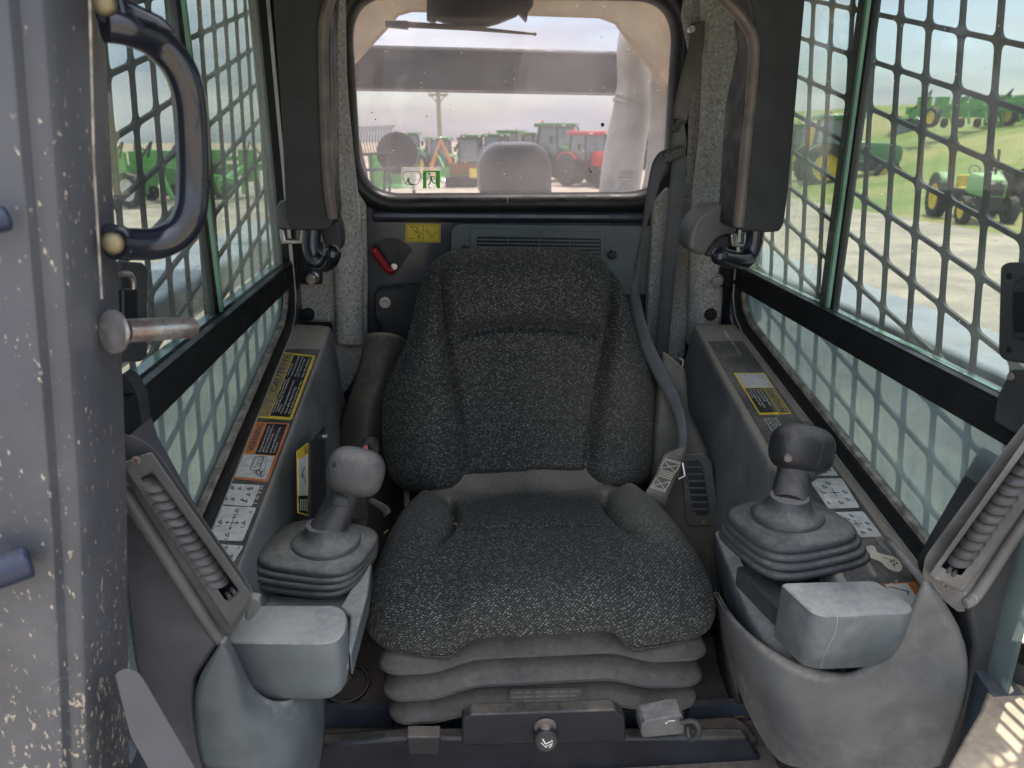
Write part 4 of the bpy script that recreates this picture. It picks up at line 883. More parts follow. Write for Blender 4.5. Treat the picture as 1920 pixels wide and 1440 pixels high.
# ================================================================== SEAT
def sm(a, b, x):
    t = max(0, min(1, (x - a) / (b - a))); return t * t * (3 - 2 * t)
def lerp_tab(tab, y):
    if y <= tab[0][0]: return tab[0][1:]
    for a, b in zip(tab, tab[1:]):
        if y <= b[0]:
            t = (y - a[0]) / (b[0] - a[0]); return tuple(p + (q - p) * t for p, q in zip(a[1:], b[1:]))
    return tab[-1][1:]
def smooth_tab(tab, n=6):
    return [tuple(p) for p in crv([V(q) for q in tab], n)]
def set_dust(o, vals):
    a = o.data.attributes.new('dust', 'FLOAT', 'POINT')
    for i, v in enumerate(vals): a.data[i].value = v
def seat():
    t = thing('operator_seat', 'charcoal tweed operator seat with bolstered back and cushion', 'seat')
    # backrest: outline per image row -> (left, right)
    tab = smooth_tab([(464, 905, 1040), (469, 858, 1088), (480, 828, 1116), (498, 806, 1136), (525, 792, 1158), (560, 781, 1174), (605, 771, 1188), (650, 757, 1204), (700, 734, 1224), (745, 719, 1238), (800, 716, 1242), (850, 720, 1240), (890, 732, 1232), (915, 752, 1212), (922, 775, 1196)])
    Yt, Yb = 1.345, 1.215; NS, NT = 112, 130
    top, bot = 464, 922
    rows = []
    for i in range(NT + 1):
        a = i / NT; e = .5 - .5 * cos(pi * a); e = .35 * e + .65 * a; y = top + (bot - top) * e
        l, r = lerp_tab(tab, y); tt = 1 - e; Yy = Yb + (Yt - Yb) * tt
        rows.append((P(l, y, Y=Yy), P(r, y, Y=Yy), tt, y, l, r))
    nrmv = V((0, -cos(R(18)), sin(R(18))))
    def shape(s, tt, y, l, r):
        A = abs(s); px_ = (l + r) / 2 + s * (r - l) / 2
        edge = max(0, 1 - A ** 3.6) ** .5; ve = max(0, 1 - abs(2 * tt - 1) ** 12) ** .45
        d = .046 * edge * ve
        # seams
        lx = 826 + (868 - 826) * sm(520, 895, y) - 8 * sin(pi * sm(520, 760, y)) * 0; rx = 1140 - (1140 - 1090) * sm(520, 895, y)
        q = (lx - px_) if px_ < 980 else (px_ - rx)          # >0 in the bolster
        lo = sm(.93, .6, tt) 
        if q > 0:
            wdt = (lx - l) if px_ < 980 else (r - rx); u = min(1, q / max(30, wdt))
            d += .046 * lo * (sin(pi * min(1, u * 1.05) ** .75) ** .9 if u < .95 else 0) * ve
        else:
            d -= .012 * lo * sm(0, 90, -q)
            sy = 612 + 22 * ((px_ - 985) / 150) ** 2
            if tt > .3:
                d += (.022 * sm(sy + 2, sy - 24, y) * sm(.99, .86, tt) * sm(0, 25, -q) + .004) * ve
                d -= .018 * math.exp(-((y - sy - 2) / 6.5) ** 2) * sm(0, 30, -q)
                d += .006 * math.exp(-((y - sy - 22) / 16) ** 2) * sm(0, 40, -q)
        d -= .020 * math.exp(-(q / 4.8) ** 2) * sm(.0, .08, tt) * (.35 + .65 * lo)
        d += .0035 * noise.noise(V((px_ * .016, y * .016, 1)))
        return d
    g = G(); uv = []; dust = []; front = []; back = []
    for (a, b, tt, y, l, r) in rows:
        fr = []; bk = []
        for j in range(NS + 1):
            k = -1 + 2 * j / NS; s = math.copysign(1 - (1 - abs(k)) ** 1.35, k) 
            p = a.lerp(b, (s + 1) / 2)
            # lower edge rises in the middle between the two lobes
            lift = (.034 * sm(.62, .42, abs(s)) + .004 * (s > 0)) * sm(.16, 0, tt)
            p = p + V((0, 0, lift))
            d = shape(s, tt, y, l, r)
            fr.append(p + nrmv * d); bk.append(p - nrmv * max(0, 1 - abs(s) ** 6) ** .5 * max(0, 1 - abs(2 * tt - 1) ** 12) ** .5 * .05)
        front.append(fr); back.append(bk)
    for F_, sg in ((front, 1), (back, -1)):
        k0 = len(g.v); n = NS + 1
        for i, rw in enumerate(F_):
            for j, p in enumerate(rw): g.v.append(p); uv.append((p.x, p.z * 1.05)); dust.append(.25 * sm(.88, .98, rows[i][2]) + .18 * sm(.45, .6, (j / NS)) * sm(.8, .3, rows[i][2]))
        for i in range(len(F_) - 1):
            for j in range(NS):
                q = (k0 + i * n + j, k0 + i * n + j + 1, k0 + (i + 1) * n + j + 1, k0 + (i + 1) * n + j); g.f.append(q[::-1] if sg > 0 else q)
    g.uv = uv; o = build(g, 'backrest', M['fabric'], t, ang=180); set_dust(o, dust)
    # cushion
    ctab = smooth_tab([(0, .140), (.06, .168), (.14, .190), (.24, .205), (.34, .222), (.46, .236), (.60, .243), (.74, .244), (.86, .238), (.94, .222), (.98, .205), (1.0, .188)])
    NU, NV = 120, 120; yr, yf, cx, zb = 1.215, .800, .1075, 1.072
    g = G(); uv = []; dust = []; F_ = []; B_ = []
    for i in range(NV + 1):
        a = i / NV; v = a if a < .7 else .7 + .3 * (1 - max(0, 1 - (a - .7) / .3) ** 1.5)
        y = yr + (yf - yr) * v; hw = lerp_tab(ctab, v)[0]; f = []; b = []
        ve = max(0, 1 - max(0, (v - .66) / .34) ** 2.6) ** .5
        for j in range(NU + 1):
            k = -1 + 2 * j / NU; s = math.copysign(1 - (1 - abs(k)) ** 1.5, k); A = abs(s)
            x = cx + s * hw; yy = y + .018 * sm(.6, 1, v) * (A ** 3)
            X_ = x - cx
            z = .084 * (max(0, 1 - A ** 4.2) ** .5) * ve * (.80 + .20 * sm(0, .2, v))
            z -= .030 * sm(.55, .14, v) * sm(1.0, .3, A); z += .036 * sm(.15, .0, v)                     # well at the back
            # side bolsters begin part way
            bl = .118 + .030 * ((v - .42) / .3) ** 2
            q = abs(X_) - bl; on = sm(.17, .27, v) * sm(.85, .50, v)
            z += .027 * on * sm(0, .045, q) * sm(1, .8, A)
            z -= .023 * math.exp(-(q / .0050) ** 2) * sm(.20, .3, v) * sm(.74, .56, v)
            z += .008 * math.exp(-((v - .72) / .12) ** 2) * ve
            sv = .575 + .02 * (X_ / .12) ** 2
            z -= .010 * math.exp(-((v - sv) / .011) ** 2) * sm(.02, -.01, q)
            z += .004 * noise.noise(V((x * 11, y * 11, 3)))
            lf = .030 * sm(.72, 1, v) * sm(.125, .085, abs(X_ + .01)); f.append(V((x, yy, zb + z + lf * .5)) if v < .999 else V((x, yy, zb + z + lf)))
            f[-1].z = zb + z + lf
            dn = .050 * (max(0, 1 - A ** 4) ** .5) * (max(0, 1 - max(0, (v - .8) / .2) ** 2.2) ** .5) * (1 - .62 * sm(.5, .3, A - .02) * sm(.5, .9, v)) 
            b.append(V((x, yy, zb - dn * (1 - .5 * sm(.7, 1, v)) + lf)))
            
        F_.append(f); B_.append(b)
    for W_, sg in ((F_, 1), (B_, -1)):
        k0 = len(g.v); n = NU + 1
        L_ = 0
        for i, rw in enumerate(W_):
            if i: L_ += (rw[NU // 2] - W_[i - 1][NU // 2]).length
            for j, p in enumerate(rw):
                g.v.append(p); uv.append((p.x * 1.0, -L_ if sg > 0 else -p.z * 1.0 - L_)); v = i / NV; A = abs(p.x - cx)
                dust.append(1.15 * sm(.33, .13, v + 1.2 * (.12 - min(.12, A)) * .9) + .7 * sm(.10, .17, p.x - cx) * sm(.85, .3, v) + .35 * sm(.09, .15, A) * sm(.8, .4, v))
        for i in range(len(W_) - 1):
            for j in range(NU):
                q = (k0 + i * n + j, k0 + i * n + j + 1, k0 + (i + 1) * n + j + 1, k0 + (i + 1) * n + j); g.f.append(q[::-1] if sg > 0 else q)
    g.uv = uv; o = build(g, 'cushion', M['fabric'], t, ang=180); set_dust(o, dust)
    # struts between back and cushion
    for x in (762, 1180, 1196): build(G().bar(P(x, 905, Y=1.25), P(x + 3, 960, Y=1.22), .009, .012, (0, 1, 0)), 'back_strut', M['shoulder'], t)
    # suspension bellows: three sharp folds
    rings = []
    def ringf(hw, yf_, z, amp):
        rc = .030; pts = [V((-hw, 1.2, 0)), V((-hw, yf_ + rc + .03, 0))] + [V((-hw + rc - rc * cos(q), yf_ + rc - rc * sin(q), 0)) for q in [k * pi / 12 for k in range(7)]]
        n = 22
        for i in range(n + 1):
            x = -hw + rc + .012 + (2 * hw - 2 * rc - .024) * i / n; k_ = sm(.150, .080, abs(x + .004)); pts.append(V((x, yf_ + amp * .8 * k_, amp * 1.15 * k_)))
        pts += [V((hw - rc + rc * sin(q), yf_ + rc - rc * cos(q), 0)) for q in [k * pi / 12 for k in range(7)]] + [V((hw, yf_ + rc + .03, 0)), V((hw, 1.2, 0))]
        return [p + V((.104, 0, z)) for p in pts]
    seq = [(.190, .850, 1.080, .009), (.204, .826, 1.066, .010), (.215, .803, 1.0535, .010), (.2165, .801, 1.0505, .010), (.2155, .803, 1.0485, .010), (.196, .842, 1.043, .008), (.193, .848, 1.038, .008), (.204, .818, 1.026, .009), (.212, .7995, 1.0145, .009), (.2130, .7985, 1.0115, .009), (.212, .800, 1.0095, .009), (.192, .840, 1.004, .007), (.189, .846, .999, .007),
           (.199, .816, .989, .007), (.2065, .7975, .9795, .007), (.207, .7965, .9765, .007), (.206, .798, .9745, .007), (.188, .838, .968, .005), (.180, .842, .945, .003)]
    for q in seq: rings.append(ringf(*q))
    sb = build(G().loft(rings), 'suspension_bellows', M['bellows'], t, ang=18, fixn=True)
    A_ = [V((.104 + x, .8005, .978)) for x in (-.045, .045)]
    pl = (V((.1, .797 + .008, .985)), nrm((0, -.66, .75))); c = [P(952, 1322, pl=pl), P(1088, 1318, pl=pl), P(1093, 1290, pl=pl), P(957, 1293, pl=pl)]
    fn = lambda u, v, o=0: (c[0] * (1 - u) + c[1] * u) * (1 - v) + (c[3] * (1 - u) + c[2] * u) * v + pl[1] * o
    lb = build(G().slab(rect(fn, 0, 0, 1, 1, .004), -pl[1] * .001), 'dusty_label', M['bellows'], t, flat=True)
    g = G()
    for r_ in range(3):
        for k in range(6): g.slab(rect(fn, .04 + k * .16, .12 + r_ * .3, .04 + k * .16 + (.13 if (k + r_) % 3 else .08), .20 + r_ * .3, .0046), -pl[1] * .0005)
    build(g, 'embossed_print', M['shoulder'], t, flat=True)
    # seat mount: front plate with adjuster knob
    Yp = .757
    g = G().slab(rnd([P(x, y, Y=Yp) for x, y in ((866, 1398), (866, 1352), (884, 1340), (1152, 1331), (1172, 1344), (1174, 1388), (1100, 1394))], .003), (0, .02, 0)); build(g, 'front_plate', M['black'], t, bev=.004, fixn=True)
    g = G().box((.104, 1.0, .945), (.34, .36, .03)); build(g, 'base_plate', M['black'], t)
    m = Matrix.Translation(P(1022, 1362, Y=Yp)) @ Matrix.Rotation(pi / 2 + .2, 4, 'X')
    build(G().lathe([(.001, .002), (.0135, .002), (.014, -.001), (.001, -.001)], 20, m), 'knob_washer', M['trim'], t); build(G().lathe([(.0075, 0), (.0075, .010), (.006, .012), (.001, .012)], 16, m), 'knob_shaft', M['trim'], t)
    mk = m @ Matrix.Translation((0, -.010, .006)) @ Matrix.Rotation(-.35, 4, 'X'); kb = build(G().lathe([(.001, .014), (.012, .0135), (.0145, .011), (.015, .004), (.013, 0), (.001, 0)], 28, mk), 'adjuster_knob', M['pad'], t)
    g = G(); q = lambda x, y: mk @ V((x, y, .0144))
    def seg(a, b, w_): g.bar(q(*a), q(*b), w_, .0003, mk.to_3x3() @ V((0, 0, 1)))
    seg((-.005, .006), (-.0015, -.001), .0015); seg((-.0015, -.001), (.006, .002), .0015); seg((-.007, .001), (-.0005, -.006), .0009); seg((-.001, -.0045), (.0075, -.001), .0012); seg((.003, -.0065), (.0065, -.0035), .0011); seg((.006, .004), (.0075, .001), .0009)
    build(g, 'seat_symbol', M['white'], kb, flat=True)
    # slide lever with loop
    g = G().slab(rnd([P(x, y, Y=.745) for x, y in ((1202, 1360), (1210, 1353), (1262, 1342), (1280, 1342), (1284, 1356), (1284, 1376), (1208, 1384), (1202, 1378))], .002), (0, .03, 0)); lv = build(g, 'slide_lever', M['plastic_w'], t, bev=.003, fixn=True)
    build(G().tube(crv([P(1276, 1354, Y=.74), P(1298, 1352, Y=.735), P(1309, 1362, Y=.73), P(1308, 1378, Y=.73), P(1296, 1386, Y=.735), P(1291, 1376, Y=.74), P(1290, 1362, Y=.745)], 5), .0035, 10), 'lever_loop', M['dark'], t)
    g = G(); g.bar(P(1252, 1352, Y=.744), P(1266, 1351, Y=.744), .001, .001); g.bar(P(1247, 1356, Y=.744), P(1252, 1355, Y=.744), .001, .001); build(g, 'lever_mark', M['white'], lv)
seat()
def straw():
    # scraps of straw caught on the cushion
    for i, (x, y, dx, dy) in enumerate([(843, 985, 18, -3), (850, 980, 8, 14), (820, 955, 10, 8), (862, 940, 14, 10), (838, 968, 14, 6), (915, 995, -14, 12), (1100, 930, 10, 4), (720, 1000, 8, -6)]):
        a = P(x, y, Z=1.13); b = P(x + dx, y + dy, Z=1.133); build(G().tube([a, (a + b) / 2 + V((.002, 0, .002)), b], .0006, 4), 'straw_scrap', M['straw'], None, 'thin dry straw scrap lying on the seat cushion', 'straw', group='straw scraps on the seat and floor')
    for i in range(34):
        x = 1290 + random.random() * 110; y = 1328 + random.random() * 18; a = P(x, y, Z=.90); b = a + V((random.uniform(-.03, .03), random.uniform(-.02, .02), random.uniform(0, .008)))
        build(G().tube([a, b], .0007, 4), 'straw_scrap', M['straw'], None, 'straw scrap in the litter beside the seat base', 'straw', group='straw scraps on the seat and floor')
straw()

# ------------------------------------------------------------------ belt
def ribbon(name, pts, mt, parent, sol=.0016, n=6):
    A = crv([P(a[0], a[1], Y=a[2]) for a in pts], n); B = crv([P(a[3], a[4], Y=a[5]) for a in pts], n)
    g = G(); rows = [[a.lerp(b, k / 3) for k in range(4)] for a, b in zip(A, B)]; g.grid(rows); return build(g, name, mt, parent, sol=sol)
def belt():
    t = thing('seat_belt', 'grey lap belt strap hanging from the rear post down beside the seat', 'seat belt')
    ribbon('belt_strap', [(1296, 44, 1.50, 1322, 40, 1.49), (1290, 90, 1.48, 1318, 98, 1.47), (1276, 145, 1.47, 1304, 150, 1.46), (1266, 190, 1.47, 1296, 188, 1.46), (1261, 222, 1.47, 1288, 226, 1.46)], M['belt_d'], t)
    ribbon('belt_strap', [(1268, 225, 1.465, 1282, 222, 1.46), (1258, 262, 1.46, 1287, 268, 1.455), (1250, 290, 1.455, 1282, 294, 1.455)], M['belt_d'], t)
    ribbon('belt_strap', [(1262, 290, 1.47, 1289, 292, 1.47), (1250, 400, 1.47, 1277, 402, 1.47), (1241, 500, 1.48, 1267, 502, 1.48), (1232, 610, 1.49, 1257, 612, 1.49), (1225, 690, 1.49, 1250, 692, 1.49)], M['belt'], t)
    ribbon('belt_strap', [(1256, 280, 1.45, 1250, 292, 1.44), (1236, 286, 1.44, 1250, 300, 1.435), (1222, 310, 1.44, 1242, 318, 1.43), (1213, 360, 1.43, 1232, 362, 1.42), (1204, 430, 1.42, 1210, 432, 1.41), (1190, 505, 1.40, 1196, 510, 1.38), (1181, 560, 1.31, 1202, 566, 1.29), (1194, 630, 1.27, 1220, 632, 1.25), (1222, 695, 1.23, 1249, 692, 1.215), (1250, 748, 1.19, 1272, 740, 1.18), (1268, 790, 1.16, 1284, 776, 1.155), (1272, 830, 1.145, 1289, 818, 1.14), (1262, 862, 1.14, 1285, 858, 1.135)], M['belt'], t)
    fl = ribbon('belt_end', [(1262, 848, 1.14, 1286, 838, 1.14), (1243, 856, 1.12, 1280, 866, 1.12), (1226, 895, 1.10, 1262, 905, 1.10), (1209, 925, 1.08, 1250, 935, 1.08), (1210, 937, 1.085, 1246, 953, 1.085)], M['belt_d'], t, sol=.004)
    # stitching on the folded end
    A = [(1243, 858), (1280, 868), (1247, 925), (1216, 915)]; Q = [P(x, y, Y=Yy) for (x, y), Yy in zip(A, (1.115, 1.115, 1.083, 1.083))]; nn = (Q[1] - Q[0]).cross(Q[3] - Q[0]).normalized(); nn = nn if nn.y < 0 else -nn
    q = lambda u, v: (Q[0] * (1 - u) + Q[1] * u) * (1 - v) + (Q[3] * (1 - u) + Q[2] * u) * v + nn * .0022
    g = G()
    for u, v, u2, v2 in [(.1, .02, .9, .02), (.08, .06, .92, .06), (.1, .1, .1, .34), (.9, .1, .9, .34), (.1, .1, .9, .34), (.9, .1, .1, .34)] + [(.1, .38 + k * .05, .9, .38 + k * .05) for k in range(5)] + [(.1, .64, .9, .92), (.9, .64, .1, .92), (.06, .93, .94, .93), (.05, .97, .95, .97), (.1, .64, .1, .93), (.9, .64, .9, .93)]:
        g.bar(q(u, v), q(u2, v2), .0011, .0006, nn)
    build(g, 'stitching', M['stitch'], t)
    # anchor eye, slider buckle, bolt
    e = P(1306, 56, Y=1.485); build(G().cyl(e + V((-.012, 0, 0)), e + V((-.012, -.012, 0)), .006, 14), 'anchor_bolt', M['steel'], t)
    build(G().tube(crv([P(1261, 226, Y=1.462), P(1262, 240, Y=1.458), P(1270, 246, Y=1.458), P(1276, 232, Y=1.458), P(1287, 228, Y=1.462)], 4), .003, 8), 'ring', M['dark'], t)
    g = G(); a = P(1243, 298, Y=1.44); b = P(1284, 282, Y=1.44); g.bar(a, b, .012, .020, (0, 0, 1)); bk = build(g, 'slider_buckle', M['dark'], t, bev=.003)
    g = G()
    for i in range(8): p = a.lerp(b, .1 + i * .11); g.box(p + V((0, -.0075, .001)), (.002, .002, .015), Matrix.Rotation(-.3, 3, 'Y'))
    build(g, 'grip_rib', M['trim'], bk)
    g = G().tube([P(1270, 888, Y=1.1), P(1272, 898, Y=1.1), P(1284, 892, Y=1.1), P(1280, 868, Y=1.11)], .0018, 8); build(g, 'wire_clip', M['steel'], t)
    g = G().tube(crv([P(1273, 672, Y=1.42), P(1281, 678, Y=1.41), P(1276, 705, Y=1.40), P(1283, 722, Y=1.40)], 5), .0016, 6); build(g, 'twine', M['stitch'], None, 'frayed piece of twine hanging at the felt edge', 'twine')
    t = thing('belt_buckle', 'seat belt buckle with a faded red button behind the left joystick', 'buckle')
    g = G().ring(rnd([P(x, y, Y=1.12) for x, y in ((676, 862), (676, 838), (684, 828), (700, 828), (709, 836), (709, 866))], .004), rnd([P(x, y, Y=1.12) for x, y in ((679, 862), (679, 841), (686, 833), (692, 833), (697, 840), (697, 864))], .003), (0, .02, 0)); build(g, 'housing', M['dark'], t, bev=.001, fixn=True)
    g = G().slab(rnd([P(x, y, Y=1.122) for x, y in ((676, 862), (677, 840), (682, 834), (689, 834), (691, 862))], .002), (0, .012, 0)); build(g, 'red_button', M['pink'], t, bev=.0015, fixn=True)
    ribbon('buckle_strap', [(690, 940, 1.12, 700, 934, 1.12), (716, 958, 1.10, 726, 948, 1.10), (722, 970, 1.09, 734, 960, 1.09)], M['belt_d'], t, sol=.003)
belt()

# ================================================================== SIDE CONSOLES
def console(s):
    rt = s > 0; pl = TOPR if rt else TOPL
    if rt:
        inner = [(1302, 607), (1345, 690), (1380, 752), (1450, 880), (1500, 965), (1556, 1063), (1580, 1105), (1600, 1140)]
        outer = [(1386, 607), (1420, 660), (1500, 765), (1580, 870), (1640, 953), (1690, 1025), (1722, 1070), (1750, 1110)]
        lab = 'right side console, blue grey plastic with dusty labelled top'
    else:
        inner = [(620, 610), (607, 648), (592, 690), (560, 775), (522, 880), (488, 965), (448, 1060), (425, 1110)]
        outer = [(545, 606), (522, 652), (500, 700), (462, 800), (425, 890), (395, 965), (350, 1075), (325, 1130)]
        lab = 'left side console, blue grey plastic with labelled top'
    t = thing('side_console', lab, 'console')
    a = [P(x, y, pl=pl) for x, y in inner]; b = [P(x, y, pl=pl) for x, y in outer]
    g = G(); rows = []
    for i, (p, q) in enumerate(zip(a, b)):
        q = V((XR + .002 if rt else XL - .002, q.y, q.z)); o = (p - q).normalized()
        r = [q, p.lerp(q, .3), p - o * .012, p - o * .003 - V((0, 0, .0015)), p + o * .002 - V((0, 0, .009)), p + o * .004 - V((0, 0, .05))]
        n = 3
        for k in range(1, n + 1): r.append(p + V((-(.010 + .055 * k / n) * (1 - sm(1.5, 4, i)) + .006 * sm(1.5, 4, i) if rt else (.012 + .010 * k / n), .0, -.05 - .27 * k / n)))
        rows.append(r)
    # close the rear end
    r0 = [p + V((0, .012, -.004)) for p in rows[0]]; r1 = [p + V((0, .014, -.02)) for p in rows[0]]; r2 = [V((p.x, p.y + .014, .9)) for p in rows[0]]
    g.grid([r2, r1, r0] + rows); body = build(g, 'console_body', M['plastic'], t, sub=2, sol=.003, fixn=True)
    return t, pl
TL, PLL = console(-1); TR, PLR = console(1)
PLL2 = (PLL[0] + PLL[1] * .0012, PLL[1]); PLR2 = (PLR[0] + PLR[1] * .0012, PLR[1])

def label(name, lab, c, pl, back, cat='label'):
    """c: corners, u along reading direction, v upward"""
    t = thing(name, lab, cat); fn = quadfn(*c, pl, .0012)
    return t, fn
def panel(fn, t, name, mt, u0=0, v0=0, u1=1, v1=1, o=0, r=0, pl=None):
    return build(G().slab(rect(fn, u0, v0, u1, v1, o, r), -pl[1] * .0004), name, mt, t, flat=True)
def labels():
    # ---- left: reading direction runs away from the camera, letters' tops towards the window
    S = 'sticker on the left console'
    # long grey carrier strip
    fn = quadfn((352, 1090), (436, 1090), (601, 655), (528, 655), PLL, .0008)
    t = thing('label_strip', 'long dark printed strip down the left console top', 'label strip'); build(G().slab(rect(fn, 0, 0, 1, 1), -PLL[1] * .0006), 'strip', M['strip'], t, flat=True)
    # caution label: corners bottom-left(reading) etc.
    c = ((547, 789), (592, 668), (529, 661), (479, 784)); t, fn = label('caution_label', 'black and yellow CAUTION label at the rear of the left console, half dusty', c, PLL, 0)
    panel(fn, t, 'yellow_edge', M['yellow'], 0, 0, 1, 1, .0002, .04, PLL); panel(fn, t, 'black_field', M['ink'], .035, .075, .965, .62, .0008, 0, PLL); panel(fn, t, 'heading_band', M['yolk'], .02, .64, .985, .97, .0008, 0, PLL)
    f = lambda u, v: fn(u, v, .0012)
    textq('heading', [('CAUTION', .35, .72, .17, .6, .55)], f, M['inkg'], t, True)
    textq('printed_text', [('• AVOID INJURY. Read and understand the', .06, .545, .052, .5, .45), ('Operators Manual before operating this', .085, .475, .052, .5, .45), ('machine.', .085, .405, .052, .5, .45), ('• Know location and function of controls.', .06, .315, .06, .5, .45), ('• Keep safety devices working.', .06, .205, .06, .4, .45), ('• Keep windows and exits in place clean.', .06, .105, .06, .5, .45),
        ('• Fasten seat belt', .60, .545, .05, .36, .45), ('• Lower boom before leaving', .60, .44, .05, .36, .45), ('• Stop engine and set the brake', .60, .33, .05, .36, .45), ('before service or repair', .62, .25, .05, .3, .45), ('• Keep riders off machine', .60, .12, .06, .34, .45)], f, M['white'], t, True)
    # warning label
    c = ((503, 905), (544, 795), (477, 792), (434, 898)); t, fn = label('warning_label', 'orange WARNING label with a white drawing on the left console', c, PLL, 0)
    panel(fn, t, 'orange_edge', M['orange'], 0, 0, 1, 1, .0002, .04, PLL); panel(fn, t, 'black_field', M['ink'], .42, .06, .97, .62, .0008, 0, PLL); panel(fn, t, 'drawing_panel', M['white'], .03, .08, .40, .92, .0008, 0, PLL)
    f = lambda u, v: fn(u, v, .0012)
    textq('heading', [('WARNING', .46, .70, .18, .5, .5)], f, M['inkg'], t, True)
    textq('printed_text', [('Entering beneath raised boom and before', .45, .50, .06, .48, .45), ('entering or servicing this machine see', .45, .41, .06, .5, .45), ('the vehicle boom lock.', .45, .32, .06, .34, .45), ('See Operators Manual for complete', .45, .20, .06, .46, .45), ('instructions.', .45, .11, .06, .24, .45)], f, M['white'], t, True)
    g = G(); n_ = PLL[1]
    line(g, fn, [(.16, .60), (.36, .60), (.38, .34), (.16, .34), (.14, .5), (.16, .6)], .0008, .0013, n_); line(g, fn, [(.19, .56), (.34, .56), (.34, .47), (.19, .47), (.19, .56)], .0006, .0013, n_); line(g, fn, [(.22, .42), (.27, .42), (.27, .36), (.22, .36), (.22, .42)], .0006, .0013, n_); line(g, fn, [(.31, .42), (.36, .42), (.36, .36), (.31, .36), (.31, .42)], .0006, .0013, n_)
    line(g, fn, [(.07, .30), (.12, .42), (.16, .36), (.10, .24)], .0016, .0013, n_); line(g, fn, [(.05, .22), (.12, .28), (.15, .22)], .0018, .0013, n_); line(g, fn, [(.05, .16), (.38, .28)], .0005, .0013, n_)
    build(g, 'line_drawing', M['inkg'], t)
    # control pattern plates
    for k, (c, lab) in enumerate([(((472, 951), (489, 911), (430, 908), (409, 946)), 'white plate of attachment drawings below the orange label'), (((455, 1016), (481, 953), (414, 950), (392, 1013)), 'white plate with a four way arrow for the left joystick'), (((430, 1068), (457, 1025), (399, 1021), (372, 1064)), 'white ISO plate partly behind the left vent pod')]):
        t, fn = label('pattern_plate', lab, c, PLL, 0); panel(fn, t, 'plate', M['white'], 0, 0, 1, 1, .0002, .07, PLL); g = G(); o = .0008; n_ = PLL[1]
        def bucket(u, v, q=1, tilt=0): line(g, fn, [(u, v), (u + .10 * q, v + .02), (u + .08 * q, v + .12), (u, v)], .0009, o, n_); line(g, fn, [(u + .10 * q, v + .02), (u + .16 * q, v + .06)], .0007, o, n_)
        if k == 0:
            for u in (.14, .44, .74): bucket(u, .18); 
            for v in (.3, .58, .80): bucket(.70, v - .04); bucket(.18, v)
        else:
            line(g, fn, [(.5, .32), (.5, .68)], .0007, o, n_); line(g, fn, [(.30, .5), (.70, .5)], .0007, o, n_)
            for a, b in (((.5, .68), (0, -1)), ((.5, .32), (0, 1)), ((.3, .5), (1, 0)), ((.7, .5), (-1, 0))): line(g, fn, [(a[0] + (b[0] * .06 + b[1] * .04), a[1] + (b[1] * .06 + b[0] * .04)), a, (a[0] + (b[0] * .06 - b[1] * .04), a[1] + (b[1] * .06 - b[0] * .04))], .0008, o, n_)
            for u, v in ((.44, .12), (.44, .80), (.08, .45), (.80, .45)): bucket(u, v); line(g, fn, [(u - .06, v - .02), (u - .06, v + .10)], .0007, o, n_)
        build(g, 'line_drawing', M['inkg'], t)
        textq('plate_code', [('ISO' if k == 2 else ('H' if k == 1 else ''), .80, .06, .09, .16, .8)] if k else [('A', .86, .84, .08, .1, .8)], lambda u, v: fn(u, v, .0009), M['inkg'], t, True)
    fn = quadfn((481, 951), (497, 912), (488, 911), (472, 950), PLL, .0012)
    textq('strip_numbers', [('1 O 3 H', .05, .1, .7, .9, .6)], lambda u, v: fn(u, v, .001), M['white'], TL, True)
    # inner face: yellow caution sticker and black hatch with screw
    pv = (P(575, 900, X=-.2215), nrm((1, 0, .04)))
    pvx = pv
    c = ((571, 968), (571, 830), (549, 846), (551, 962)); t, fn = label('side_sticker', 'narrow yellow and white sticker on the inner face of the left console', c, pvx, 0)
    o0 = .004
    panel(fn, t, 'yellow_back', M['yellow'], 0, 0, 1, 1, o0, .02, pvx); panel(fn, t, 'white_panel', M['white'], .28, .08, .84, .92, o0 + .0005, 0, pvx); panel(fn, t, 'text_field', M['ink'], .02, .08, .27, .92, o0 + .0005, 0, pvx)
    g = G()
    line(g, fn, [(.45, .3), (.6, .6), (.68, .4), (.55, .7)], .002, o0 + .001, pvx[1]); build(g, 'line_drawing', M['inkg'], t)
    g = G()
    for k in range(4): line(g, fn, [(.05, .2 + k * .2), (.22, .2 + k * .2)], .0018, o0 + .001, pvx[1])
    build(g, 'text_lines', M['white'], t); textq('heading', [('CAUTION', .86, .1, .3, .12, .2)], lambda u, v: fn(u, v, o0 + .001), M['ink'], t, True)
    t = thing('access_hatch', 'black hatch panel with a silver screw on the left console inner face', 'hatch')
    fn = quadfn((575, 985), (574, 832), (602, 800), (606, 960), pvx, 0); build(G().slab(rect(fn, 0, 0, 1, 1, .006), -pvx[1] * .003), 'hatch_plate', M['pad'], t, bev=.0012)
    c = P(598, 819, pl=pvx, off=.012); build(G().cyl(c - V((.008, 0, 0)), c + V((.002, 0, 0)), .004, 12), 'screw', M['steel'], t)
    # ---- right: reading direction runs towards the camera
    fn = quadfn((1326, 640), (1392, 640), (1752, 1130), (1620, 1150), PLR, .0008)
    t = thing('label_strip', 'long dusty printed strip down the right console top', 'label strip'); build(G().slab(rect(fn, .02, 0, 1, 1), -PLR[1] * .0006), 'strip', M['strip'], t, flat=True)
    c = ((1375, 700), (1424, 779), (1484, 777), (1433, 700)); t, fn = label('caution_label', 'faded yellow CAUTION label with white drawing on the right console', c, PLR, 0)
